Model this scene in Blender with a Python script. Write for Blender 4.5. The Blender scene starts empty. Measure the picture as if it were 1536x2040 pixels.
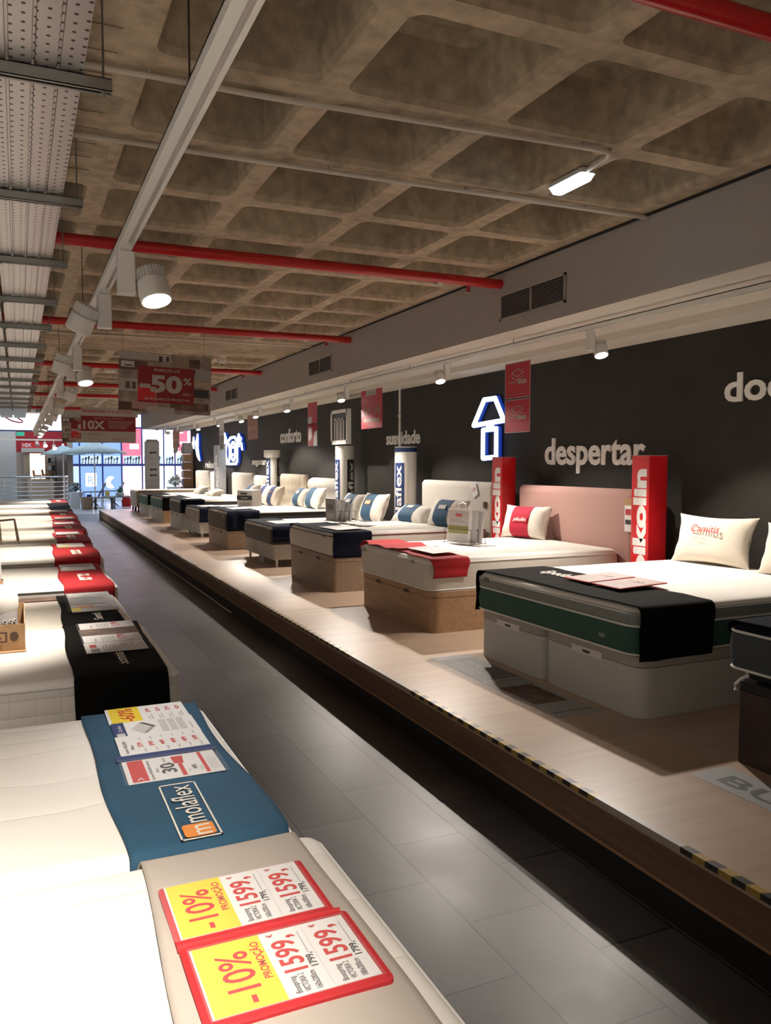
import bpy, bmesh, math, random
from mathutils import Vector, Matrix
random.seed(7)
PI = math.pi
scene = bpy.context.scene
COL = scene.collection

# ------------------------------------------------------------------ camera
cam_d = bpy.data.cameras.new('camera')
cam_d.sensor_fit = 'HORIZONTAL'; cam_d.sensor_width = 36.0
cam_d.lens = 36.0 * 1620.0 / 1536.0
cam_d.clip_start = 0.05; cam_d.clip_end = 200
cam = bpy.data.objects.new('camera', cam_d); COL.objects.link(cam)
CR = Matrix(((0.9115707, 0.0248262, -0.4103931), (-0.4111433, 0.0550438, -0.9099073), (0.0, 0.9981753, 0.0603834)))
cam.matrix_world = Matrix.Translation((0, 0, 1.6)) @ CR.to_4x4()
scene.camera = cam

# ------------------------------------------------------------------ world, colour management
w = bpy.data.worlds.new('world'); scene.world = w; w.use_nodes = True
bg = w.node_tree.nodes['Background']
bg.inputs[0].default_value = (1.0, 0.90, 0.78, 1); bg.inputs[1].default_value = 0.40
scene.view_settings.view_transform = 'Standard'
scene.view_settings.look = 'None'
scene.view_settings.gamma = 1.0
scene.view_settings.use_curve_mapping = False
scene.view_settings.exposure = 0.22
LEFT_SPOT, RIGHT_SPOT = 240.0, 220.0     # lamp powers, used in the spot builder
WARM = (1.0, 0.87, 0.72)

def area(name, loc, size, sy, power, color, rot=(0, 0, 0)):
    l = bpy.data.lights.new(name, 'AREA'); l.shape = 'RECTANGLE'; l.size = size; l.size_y = sy
    l.energy = power; l.color = color
    o = bpy.data.objects.new(name, l); COL.objects.link(o); o.location = loc; o.rotation_euler = rot
    return o
# daylight through the atrium roof beyond the end of the store
area('atrium_daylight', (2.5, 32, 5.6), 9, 7, 520, (0.62, 0.80, 1.0))

# ------------------------------------------------------------------ materials
def mat(name, color, rough=0.6, metal=0.0, noise=0.0, nscale=8.0, bump=0.0, bscale=80.0, emit=None, estr=0.0,
        stretch=(1, 1, 1), spec=0.5, color2=None, coat=0.0, sheen=0.0):
    m = bpy.data.materials.new(name); m.use_nodes = True
    nt = m.node_tree; N = nt.nodes; L = nt.links
    b = N['Principled BSDF']
    b.inputs['Base Color'].default_value = (*color, 1)
    b.inputs['Roughness'].default_value = rough
    b.inputs['Metallic'].default_value = metal
    b.inputs['Specular IOR Level'].default_value = spec
    if coat: b.inputs['Coat Weight'].default_value = coat
    if sheen: b.inputs['Sheen Weight'].default_value = sheen
    if noise or bump:
        tc = N.new('ShaderNodeTexCoord'); mp = N.new('ShaderNodeMapping')
        mp.inputs['Scale'].default_value = stretch
        L.new(tc.outputs['Object'], mp.inputs[0])
    if noise:
        n = N.new('ShaderNodeTexNoise'); n.inputs['Scale'].default_value = nscale; n.inputs['Detail'].default_value = 6
        L.new(mp.outputs[0], n.inputs['Vector'])
        r = N.new('ShaderNodeMix'); r.data_type = 'RGBA'
        c2 = color2 if color2 else tuple(c * (1 - noise) for c in color)
        r.inputs[6].default_value = (*c2, 1); r.inputs[7].default_value = (*color, 1)
        cr = N.new('ShaderNodeMapRange'); cr.inputs[1].default_value = 0.32; cr.inputs[2].default_value = 0.68
        L.new(n.outputs[0], cr.inputs[0]); L.new(cr.outputs[0], r.inputs[0]); L.new(r.outputs[2], b.inputs['Base Color'])
    if bump:
        n2 = N.new('ShaderNodeTexNoise'); n2.inputs['Scale'].default_value = bscale; n2.inputs['Detail'].default_value = 4
        L.new(mp.outputs[0], n2.inputs['Vector'])
        bp = N.new('ShaderNodeBump'); bp.inputs['Strength'].default_value = bump; bp.inputs['Distance'].default_value = 0.01
        L.new(n2.outputs[0], bp.inputs['Height']); L.new(bp.outputs[0], b.inputs['Normal'])
    if emit:
        b.inputs['Emission Color'].default_value = (*emit, 1); b.inputs['Emission Strength'].default_value = estr
    return m

def quilt(name, color, kind, rough=0.85, scale=1.0, depth=0.01):
    """white mattress ticking with a stitched relief"""
    m = mat(name, color, rough, sheen=0.2)
    nt = m.node_tree; N = nt.nodes; L = nt.links; b = N['Principled BSDF']
    tc = N.new('ShaderNodeTexCoord')
    sx = N.new('ShaderNodeSeparateXYZ'); L.new(tc.outputs['Object'], sx.inputs[0])
    def mth(op, a, c=None):
        q = N.new('ShaderNodeMath'); q.operation = op
        for i, v in enumerate((a, c)):
            if v is None: continue
            if isinstance(v, (int, float)): q.inputs[i].default_value = v
            else: L.new(v, q.inputs[i])
        return q.outputs[0]
    if kind == 'square':          # padded squares
        u = mth('ABSOLUTE', mth('SINE', mth('MULTIPLY', mth('ADD', sx.outputs[0], 0.0), PI / (0.11 * scale))))
        v = mth('ABSOLUTE', mth('SINE', mth('MULTIPLY', sx.outputs[2], PI / (0.075 * scale))))
        v2 = mth('ABSOLUTE', mth('SINE', mth('MULTIPLY', sx.outputs[1], PI / (0.11 * scale))))
        h = mth('POWER', mth('MULTIPLY', mth('MULTIPLY', u, v), 1.0), 0.35)
    elif kind == 'wave':          # rows of wavy stitching
        sn = mth('MULTIPLY', mth('SINE', mth('MULTIPLY', sx.outputs[0], 34)), 0.016)
        u = mth('ABSOLUTE', mth('SINE', mth('MULTIPLY', mth('ADD', sx.outputs[1], sn), PI / (0.085 * scale))))
        h = mth('POWER', u, 0.4)
    elif kind == 'swirl':         # long loose curves
        n = N.new('ShaderNodeTexNoise'); n.inputs['Scale'].default_value = 1.3 / scale; n.inputs['Detail'].default_value = 0
        L.new(tc.outputs['Object'], n.inputs['Vector'])
        u = mth('ABSOLUTE', mth('SINE', mth('MULTIPLY', n.outputs[0], 22)))
        h = mth('POWER', u, 0.3)
    else:                         # long stripes
        u = mth('ABSOLUTE', mth('SINE', mth('MULTIPLY', sx.outputs[1], PI / (0.24 * scale))))
        h = mth('POWER', u, 0.25)
    bp = N.new('ShaderNodeBump'); bp.inputs['Strength'].default_value = 0.55; bp.inputs['Distance'].default_value = depth
    L.new(h, bp.inputs['Height']); L.new(bp.outputs[0], b.inputs['Normal'])
    return m

def ramp_mix(N, L, fac, c1, c2):
    r = N.new('ShaderNodeMix'); r.data_type = 'RGBA'
    r.inputs[6].default_value = (*c1, 1); r.inputs[7].default_value = (*c2, 1)
    L.new(fac, r.inputs[0]); return r.outputs[2]

M = {}
def floor_mat():
    m = mat('dark slate tile', (0.05, 0.048, 0.045), 0.4); nt = m.node_tree; N = nt.nodes; L = nt.links
    b = N['Principled BSDF']; tc = N.new('ShaderNodeTexCoord'); s = N.new('ShaderNodeSeparateXYZ'); c = N.new('ShaderNodeCombineXYZ')
    L.new(tc.outputs['Object'], s.inputs[0]); L.new(s.outputs[1], c.inputs[0]); L.new(s.outputs[0], c.inputs[1])
    br = N.new('ShaderNodeTexBrick'); br.offset = 0.5
    br.inputs['Color1'].default_value = (0.066, 0.064, 0.062, 1); br.inputs['Color2'].default_value = (0.042, 0.041, 0.040, 1)
    br.inputs['Mortar'].default_value = (0.006, 0.006, 0.006, 1)
    br.inputs['Scale'].default_value = 1; br.inputs['Mortar Size'].default_value = 0.0035; br.inputs['Mortar Smooth'].default_value = 0.2
    br.inputs['Brick Width'].default_value = 0.62; br.inputs['Row Height'].default_value = 0.315
    ofs = N.new('ShaderNodeMapping'); ofs.inputs['Location'].default_value = (0.10, 0.185, 0)
    L.new(c.outputs[0], ofs.inputs[0]); L.new(ofs.outputs[0], br.inputs['Vector'])
    n = N.new('ShaderNodeTexNoise'); n.inputs['Scale'].default_value = 2.2; n.inputs['Detail'].default_value = 7; n.inputs['Roughness'].default_value = 0.65
    L.new(tc.outputs['Object'], n.inputs['Vector'])
    mx = N.new('ShaderNodeMix'); mx.data_type = 'RGBA'; mx.blend_type = 'MULTIPLY'; mx.inputs[0].default_value = 0.75
    L.new(br.outputs[0], mx.inputs[6])
    cr = N.new('ShaderNodeValToRGB'); cr.color_ramp.elements[0].position = 0.3; cr.color_ramp.elements[0].color = (0.45, 0.45, 0.45, 1)
    cr.color_ramp.elements[1].position = 0.7; cr.color_ramp.elements[1].color = (1.25, 1.2, 1.15, 1)
    L.new(n.outputs[0], cr.inputs[0]); L.new(cr.outputs[0], mx.inputs[7]); L.new(mx.outputs[2], b.inputs['Base Color'])
    mr = N.new('ShaderNodeMapRange'); mr.inputs[3].default_value = 0.30; mr.inputs[4].default_value = 0.52
    L.new(n.outputs[0], mr.inputs[0]); L.new(mr.outputs[0], b.inputs['Roughness'])
    bp = N.new('ShaderNodeBump'); bp.inputs['Strength'].default_value = 0.25; bp.inputs['Distance'].default_value = 0.004
    L.new(br.outputs['Fac'], bp.inputs['Height']); bp.invert = True
    n3 = N.new('ShaderNodeTexNoise'); n3.inputs['Scale'].default_value = 25; n3.inputs['Detail'].default_value = 5
    L.new(tc.outputs['Object'], n3.inputs['Vector'])
    bp2 = N.new('ShaderNodeBump'); bp2.inputs['Strength'].default_value = 0.12; bp2.inputs['Distance'].default_value = 0.004
    L.new(n3.outputs[0], bp2.inputs['Height']); L.new(bp.outputs[0], bp2.inputs['Normal']); L.new(bp2.outputs[0], b.inputs['Normal'])
    return m
M['floor'] = floor_mat()

def concrete_mat(name='raw board-marked concrete', base=(0.50, 0.41, 0.29), dark=(0.33, 0.265, 0.18), boards=False):
    m = mat(name, base, 0.85); nt = m.node_tree; N = nt.nodes; L = nt.links; b = N['Principled BSDF']
    tc = N.new('ShaderNodeTexCoord')
    n = N.new('ShaderNodeTexNoise'); n.inputs['Scale'].default_value = 1.6; n.inputs['Detail'].default_value = 8; n.inputs['Roughness'].default_value = 0.6
    L.new(tc.outputs['Object'], n.inputs['Vector'])
    n2 = N.new('ShaderNodeTexNoise'); n2.inputs['Scale'].default_value = 14; n2.inputs['Detail'].default_value = 6
    L.new(tc.outputs['Object'], n2.inputs['Vector'])
    r1 = N.new('ShaderNodeMapRange'); r1.inputs[1].default_value = 0.35; r1.inputs[2].default_value = 0.65; L.new(n.outputs[0], r1.inputs[0])
    c1 = ramp_mix(N, L, r1.outputs[0], dark, base)
    r2 = N.new('ShaderNodeMapRange'); r2.inputs[1].default_value = 0.3; r2.inputs[2].default_value = 0.75; r2.inputs[3].default_value = 0.72; r2.inputs[4].default_value = 1.2
    L.new(n2.outputs[0], r2.inputs[0])
    mx = N.new('ShaderNodeMix'); mx.data_type = 'RGBA'; mx.blend_type = 'MULTIPLY'; mx.inputs[0].default_value = 1
    L.new(c1, mx.inputs[6]); L.new(r2.outputs[0], mx.inputs[7])
    out = mx.outputs[2]
    if boards:
        wv = N.new('ShaderNodeTexWave'); wv.bands_direction = 'Y'; wv.inputs['Scale'].default_value = 1.9; wv.inputs['Distortion'].default_value = 0.6
        wv.inputs['Detail'].default_value = 3
        L.new(tc.outputs['Object'], wv.inputs['Vector'])
        r3 = N.new('ShaderNodeMapRange'); r3.inputs[1].default_value = 0.0; r3.inputs[2].default_value = 0.12; r3.inputs[3].default_value = 0.45; r3.inputs[4].default_value = 1
        L.new(wv.outputs[1], r3.inputs[0])
        m3 = N.new('ShaderNodeMix'); m3.data_type = 'RGBA'; m3.blend_type = 'MULTIPLY'; m3.inputs[0].default_value = 1
        L.new(out, m3.inputs[6]); L.new(r3.outputs[0], m3.inputs[7]); out = m3.outputs[2]
    L.new(out, b.inputs['Base Color'])
    n3 = N.new('ShaderNodeTexNoise'); n3.inputs['Scale'].default_value = 40; n3.inputs['Detail'].default_value = 6
    L.new(tc.outputs['Object'], n3.inputs['Vector'])
    bp = N.new('ShaderNodeBump'); bp.inputs['Strength'].default_value = 0.35; bp.inputs['Distance'].default_value = 0.01
    L.new(n3.outputs[0], bp.inputs['Height']); L.new(bp.outputs[0], b.inputs['Normal'])
    return m
M['concrete'] = concrete_mat()  # darker than the ribs: coffer shading put into the colour
M['board'] = concrete_mat('board-marked concrete band', (0.56, 0.44, 0.31), (0.36, 0.28, 0.19))
M['rib'] = concrete_mat('lighter rib concrete', (0.60, 0.48, 0.345), (0.43, 0.34, 0.24))

def hazard_mat():
    m = mat('hazard tape', (0.7, 0.5, 0.1), 0.35); nt = m.node_tree; N = nt.nodes; L = nt.links; b = N['Principled BSDF']
    tc = N.new('ShaderNodeTexCoord'); s = N.new('ShaderNodeSeparateXYZ'); L.new(tc.outputs['Object'], s.inputs[0])
    def mth(op, a, c=None, d=None):
        q = N.new('ShaderNodeMath'); q.operation = op
        for i, v in enumerate((a, c, d)):
            if v is None: continue
            if isinstance(v, (int, float)): q.inputs[i].default_value = v
            else: L.new(v, q.inputs[i])
        return q.outputs[0]
    fr = mth('FRACT', mth('MULTIPLY', mth('ADD', s.outputs[1], mth('MULTIPLY', s.outputs[0], 0.4)), 1 / 0.11))
    st = mth('GREATER_THAN', fr, 0.5)
    c = ramp_mix(N, L, st, (0.42, 0.27, 0.05), (0.03, 0.028, 0.025))
    n = N.new('ShaderNodeTexNoise'); n.inputs['Scale'].default_value = 1.1; n.inputs['Detail'].default_value = 5
    L.new(tc.outputs['Object'], n.inputs['Vector'])
    worn = mth('GREATER_THAN', mth('ADD', n.outputs[0], mth('MULTIPLY', mth('GREATER_THAN', s.outputs[1], 8.0), 0.1)), 0.6)
    gap = mth('MULTIPLY', mth('GREATER_THAN', s.outputs[1], 2.05), mth('LESS_THAN', s.outputs[1], 2.5))
    c2 = ramp_mix(N, L, mth('MAXIMUM', worn, gap), (0, 0, 0), (0.42, 0.38, 0.33))
    mx = N.new('ShaderNodeMix'); mx.data_type = 'RGBA'
    L.new(mth('MAXIMUM', worn, gap), mx.inputs[0]); L.new(c, mx.inputs[6]); mx.inputs[7].default_value = (0.42, 0.38, 0.33, 1)
    L.new(mx.outputs[2], b.inputs['Base Color'])
    return m
M['hazard'] = hazard_mat()

def perforated():
    m = mat('galvanised perforated steel', (0.52, 0.5, 0.49), 0.38, 0.85); nt = m.node_tree; N = nt.nodes; L = nt.links; b = N['Principled BSDF']
    tc = N.new('ShaderNodeTexCoord'); s = N.new('ShaderNodeSeparateXYZ'); L.new(tc.outputs['Object'], s.inputs[0])
    def mth(op, a, c=None):
        q = N.new('ShaderNodeMath'); q.operation = op
        for i, v in enumerate((a, c)):
            if isinstance(v, (int, float)): q.inputs[i].default_value = v
            elif v is not None: L.new(v, q.inputs[i])
        return q.outputs[0]
    fx = mth('SUBTRACT', mth('FRACT', mth('MULTIPLY', s.outputs[0], 1 / 0.034)), 0.5)
    row = mth('FLOOR', mth('MULTIPLY', s.outputs[0], 1 / 0.034))
    fy = mth('SUBTRACT', mth('FRACT', mth('ADD', mth('MULTIPLY', s.outputs[1], 1 / 0.052), mth('MULTIPLY', row, 0.5))), 0.5)
    d = mth('ADD', mth('MULTIPLY', mth('MULTIPLY', fx, fx), 1.0), mth('MULTIPLY', mth('MULTIPLY', fy, fy), 2.0))
    hole = mth('LESS_THAN', d, 0.034)
    mx = N.new('ShaderNodeMix'); mx.data_type = 'RGBA'; L.new(hole, mx.inputs[0])
    mx.inputs[6].default_value = (0.52, 0.5, 0.49, 1); mx.inputs[7].default_value = (0.012, 0.01, 0.009, 1)
    L.new(mx.outputs[2], b.inputs['Base Color'])
    inv = mth('SUBTRACT', 0.85, mth('MULTIPLY', hole, 0.85)); L.new(inv, b.inputs['Metallic'])
    return m
M['perf'] = perforated()

def wood(name, c1, c2, rough=0.5, along='Y', sc=1.0):
    st = (14, 1.2, 14) if along == 'Y' else ((1.2, 14, 14) if along == 'X' else (14, 14, 1.2))
    return mat(name, c1, rough, noise=0.5, nscale=2.2 * sc, color2=c2, stretch=st, bump=0.06, bscale=12)
M['platform'] = wood('pale laminate floor', (0.50, 0.375, 0.28), (0.42, 0.305, 0.22), 0.36, 'X', 0.6)
M['fascia'] = wood('brown wood fascia', (0.21, 0.115, 0.062), (0.145, 0.078, 0.044), 0.5)
M['edge_wood'] = mat('raw wood edge', (0.36, 0.20, 0.10), 0.6)
M['oak'] = wood('oak veneer', (0.42, 0.255, 0.14), (0.32, 0.185, 0.10), 0.5, 'Y')
M['oak_pale'] = wood('pale oak veneer', (0.44, 0.34, 0.245), (0.36, 0.27, 0.19), 0.5, 'Y')
M['oak_grey'] = wood('grey oak veneer', (0.32, 0.24, 0.17), (0.25, 0.18, 0.125), 0.5, 'Y')
M['wenge'] = wood('dark wenge veneer', (0.05, 0.026, 0.02), (0.03, 0.016, 0.013), 0.5, 'Z')
def flat(key, name, c, rough=0.6, **k): M[key] = mat(name, c, rough, **k)
flat('black', 'matt black', (0.012, 0.011, 0.011), 0.7)
flat('kick', 'black skirting', (0.008, 0.0075, 0.007), 0.6)
flat('wall', 'charcoal woven wall covering', (0.027, 0.0235, 0.019), 0.65, spec=.3, bump=0.25, bscale=220, noise=0.25, nscale=3)
flat('grey_wall', 'grey painted plaster', (0.40, 0.365, 0.34), 0.85, bump=0.05, bscale=120)
flat('cream', 'cream painted soffit', (0.62, 0.57, 0.50), 0.8)
flat('white_paint', 'white powder coat', (0.74, 0.72, 0.68), 0.4)
flat('vent', 'anodised grille', (0.42, 0.38, 0.35), 0.5)
flat('red_pipe', 'red sprinkler enamel', (0.48, 0.018, 0.018), 0.28)
flat('conduit', 'off-white conduit', (0.62, 0.56, 0.48), 0.5)
flat('steel', 'zinc steel', (0.35, 0.36, 0.34), 0.4, metal=0.8)
flat('chrome', 'polished rail', (0.75, 0.78, 0.8), 0.25, metal=0.9)
flat('dark_steel', 'dark steel wire', (0.07, 0.065, 0.06), 0.4, metal=0.6)
flat('white_cloth', 'white ticking', (0.80, 0.77, 0.71), 0.85, sheen=0.2)
flat('cream_cloth', 'cream ticking', (0.62, 0.565, 0.49), 0.85, bump=0.08, bscale=300)
flat('cream_side', 'cream border fabric', (0.60, 0.56, 0.50), 0.85, bump=0.1, bscale=250)
flat('pale_grey', 'pale grey lacquer', (0.55, 0.56, 0.54), 0.45)
flat('lid_grey', 'beige grey lid fabric', (0.42, 0.39, 0.35), 0.8)
flat('teal', 'teal green damask', (0.028, 0.10, 0.072), 0.7, noise=0.25, nscale=60, bump=0.1, bscale=140)
flat('teal_light', 'light teal damask', (0.10, 0.24, 0.20), 0.7, noise=0.2, nscale=60)
flat('grey_band', 'silver grey damask', (0.26, 0.29, 0.28), 0.7, noise=0.3, nscale=160)
flat('slate', 'slate blue knit', (0.055, 0.068, 0.08), 0.85, noise=0.3, nscale=240)
flat('charcoal', 'charcoal velvet', (0.035, 0.033, 0.031), 0.75, noise=0.3, nscale=160, sheen=0.25)
flat('piping', 'white piping', (0.8, 0.79, 0.76), 0.6)
flat('piping_grey', 'grey piping', (0.36, 0.34, 0.32), 0.6)
flat('maroon', 'maroon piping', (0.16, 0.02, 0.03), 0.6)
flat('black_cloth', 'black felt', (0.006, 0.0055, 0.005), 0.95, noise=0.4, nscale=300, spec=.15)
flat('navy_cloth', 'navy felt', (0.007, 0.010, 0.024), 0.9, noise=0.3, nscale=200, spec=.15)
flat('blue_cloth', 'petrol blue cotton', (0.022, 0.085, 0.155), 0.85, noise=0.2, nscale=5, bump=0.12, bscale=9)
flat('red_cloth', 'red felt', (0.42, 0.010, 0.014), 0.85, noise=0.12, nscale=6)
flat('crimson_cloth', 'dark red felt', (0.33, 0.016, 0.026), 0.85)
flat('taupe_cloth', 'greige felt cover', (0.46, 0.41, 0.36), 0.9, noise=0.08, nscale=4, bump=0.06, bscale=260)
flat('board_red', 'red fabric board', (0.52, 0.024, 0.03), 0.7)
flat('paper', 'white paper', (0.78, 0.77, 0.76), 0.5)
flat('paper_pink', 'paper with pinkish print', (0.46, 0.36, 0.34), 0.5)
flat('paper_grey', 'printed grey paper', (0.48, 0.46, 0.43), 0.5)
flat('yellow', 'yellow print', (0.82, 0.62, 0.03), 0.5)
flat('red_ink', 'red ink', (0.58, 0.02, 0.02), 0.5)
flat('crimson_ink', 'crimson print', (0.45, 0.02, 0.035), 0.5)
flat('black_ink', 'black ink', (0.03, 0.028, 0.03), 0.5)
flat('grey_ink', 'grey ink', (0.30, 0.29, 0.28), 0.6)
flat('lgrey_ink', 'light grey ink', (0.55, 0.54, 0.53), 0.6)
flat('blue_ink', 'navy print', (0.02, 0.045, 0.16), 0.5)
flat('orange', 'orange print', (0.75, 0.26, 0.05), 0.6)
flat('embroid', 'white embroidery', (0.72, 0.68, 0.6), 0.7)
flat('pillow', 'white pillow cotton', (0.72, 0.68, 0.61), 0.85, bump=0.35, bscale=9)
flat('pillow_warm', 'natural pillow cotton', (0.68, 0.61, 0.52), 0.85, bump=0.35, bscale=9)
flat('band_blue', 'blue pillow sleeve', (0.018, 0.075, 0.15), 0.8)
flat('band_navy', 'navy pillow sleeve', (0.02, 0.04, 0.13), 0.8)
flat('band_red', 'crimson pillow sleeve', (0.42, 0.012, 0.04), 0.8)
flat('pink', 'dusty pink upholstery', (0.42, 0.25, 0.22), 0.9, bump=0.08, bscale=240)
flat('head_white', 'off-white upholstery', (0.62, 0.585, 0.53), 0.8, bump=0.05, bscale=200)
flat('head_beige', 'beige upholstery', (0.52, 0.45, 0.35), 0.85, bump=0.05, bscale=200)
flat('lacquer_red', 'glossy red acrylic', (0.60, 0.012, 0.018), 0.18, coat=0.4)
flat('lettering', 'brushed grey letters', (0.72, 0.70, 0.67), 0.5)
flat('white_gloss', 'white gloss column', (0.78, 0.77, 0.72), 0.3)
flat('grey_panel', 'silver grey panel', (0.32, 0.33, 0.34), 0.4)
flat('kraft', 'kraft cardboard', (0.46, 0.28, 0.14), 0.8, noise=0.15, nscale=30)
flat('kraft_dark', 'kraft print', (0.10, 0.055, 0.035), 0.8)
flat('photo_brown', 'photo print brown', (0.20, 0.11, 0.07), 0.6, noise=0.6, nscale=9, color2=(0.05, 0.03, 0.025))
flat('photo_room', 'photo print room', (0.40, 0.33, 0.27), 0.6, noise=0.7, nscale=7, color2=(0.14, 0.10, 0.08))
flat('photo_grey', 'photo print grey', (0.33, 0.35, 0.36), 0.6, noise=0.4, nscale=7)
flat('decal_grey', 'grey floor vinyl', (0.34, 0.35, 0.36), 0.45)
flat('decal_dark', 'dark floor vinyl', (0.11, 0.115, 0.12), 0.45)
flat('plant', 'leaf green', (0.05, 0.20, 0.05), 0.6, noise=0.5, nscale=20)
flat('plant_pale', 'pale leaves', (0.7, 0.75, 0.68), 0.6, noise=0.5, nscale=20)
flat('fabric_umb', 'pale blue parasol canvas', (0.24, 0.31, 0.34), 0.8)
flat('blue_frame', 'blue window frame', (0.03, 0.05, 0.22), 0.4)
flat('column', 'white column', (0.62, 0.68, 0.72), 0.6)
flat('shop', 'beige shop wall', (0.30, 0.24, 0.20), 0.7)
flat('lobby', 'pale terrazzo', (0.42, 0.47, 0.52), 0.25)
flat('brown_leather', 'tan leather', (0.28, 0.10, 0.04), 0.5)
flat('shade_grey', 'grey sling fabric', (0.15, 0.18, 0.20), 0.7)
M['wave'] = quilt('wavy quilted ticking', (0.80, 0.775, 0.72), 'wave')
M['square'] = quilt('square quilted border', (0.74, 0.70, 0.63), 'square')
M['swirl'] = quilt('swirl quilted ticking', (0.82, 0.785, 0.73), 'swirl')
M['stripe'] = quilt('stripe quilted ticking', (0.82, 0.79, 0.73), 'stripe')
def em(key, name, c, s): M[key] = mat(name, (0.03, 0.03, 0.03), 0.4, emit=c, estr=s)
em('lens', 'lit lens', (1.0, 0.96, 0.9), 14)
em('lens_off', 'dim lens', (1.0, 0.9, 0.75), 1.2)
em('tube', 'cold fluorescent', (0.8, 0.93, 1.0), 6)
em('neon', 'white neon', (0.80, 0.88, 1.0), 2.6)
em('neon_blue', 'blue halo', (0.005, 0.035, 0.30), 0.9)  # halo round the neon strokes, added as a weakly glowing tube behind them
flat('banner_red', 'dimmed red banner print', (0.23, 0.011, 0.010), 0.6)  # weak light on the hanging banners put into the red
em('screen', 'lit white sign', (0.95, 0.96, 1.0), 2.2)
em('pane_blue', 'blue lit shop window', (0.26, 0.44, 0.95), 1.1)
em('pane_sky', 'pale lit shop window', (0.55, 0.72, 0.95), 1.1)
em('pane_pink', 'pink lit shop window', (1.0, 0.16, 0.26), 1.3)
em('pane_rose', 'rose lit shop window', (1.0, 0.60, 0.78), 2.2)
em('pane_white', 'white lit shop window', (1.0, 0.88, 1.0), 4.5)
em('door_glow', 'lit doorway', (1.0, 0.84, 0.66), 1.5)
em('exit', 'green exit sign', (0.05, 0.5, 0.35), 0.8)
em('red_glow', 'red lit sign', (0.5, 0.02, 0.03), 0.5)
mg = mat('clear glass', (0.8, 0.9, 0.9), 0.03); mg.node_tree.nodes['Principled BSDF'].inputs['Transmission Weight'].default_value = 1.0
mg.node_tree.nodes['Principled BSDF'].inputs['Alpha'].default_value = 0.25; M['glass'] = mg
flat('plastic_film', 'clear plastic film', (0.8, 0.8, 0.8), 0.08)
pf = M['plastic_film'].node_tree.nodes['Principled BSDF']; pf.inputs['Alpha'].default_value = 0.05

# ------------------------------------------------------------------ mesh builder
def sliced(body, bold, step=.09):
    vs, fs = text_geo(body, bold); bm = bmesh.new(); V = [bm.verts.new((x, y, 0)) for x, y in vs]
    for f in fs:
        try: bm.faces.new([V[i] for i in f])
        except ValueError: pass
    y = -.4
    while y < 1.0:
        bmesh.ops.bisect_plane(bm, geom=bm.verts[:] + bm.edges[:] + bm.faces[:], plane_co=(0, y, 0), plane_no=(0, 1, 0)); y += step
    bm.verts.index_update(); r = ([(v.co.x, v.co.y) for v in bm.verts], [tuple(v.index for v in f.verts) for f in bm.faces]); bm.free()
    return r
_tc = {}
def text_geo(body, bold):
    k = (body, bold)
    if k not in _tc:
        c = bpy.data.curves.new('t', 'FONT'); c.body = body; c.resolution_u = 3; c.offset = bold; c.fill_mode = 'FRONT'
        c.dimensions = '2D'
        o = bpy.data.objects.new('t', c)
        me = bpy.data.meshes.new_from_object(o)
        vs = [(v.co.x, v.co.y) for v in me.vertices]; fs = [tuple(p.vertices) for p in me.polygons]
        bpy.data.objects.remove(o); bpy.data.curves.remove(c); bpy.data.meshes.remove(me)
        _tc[k] = (vs, fs)
    return _tc[k]

def wloc(o):
    v = Vector((0, 0, 0))
    while o is not None: v += o.location; o = o.parent
    return v

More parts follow.
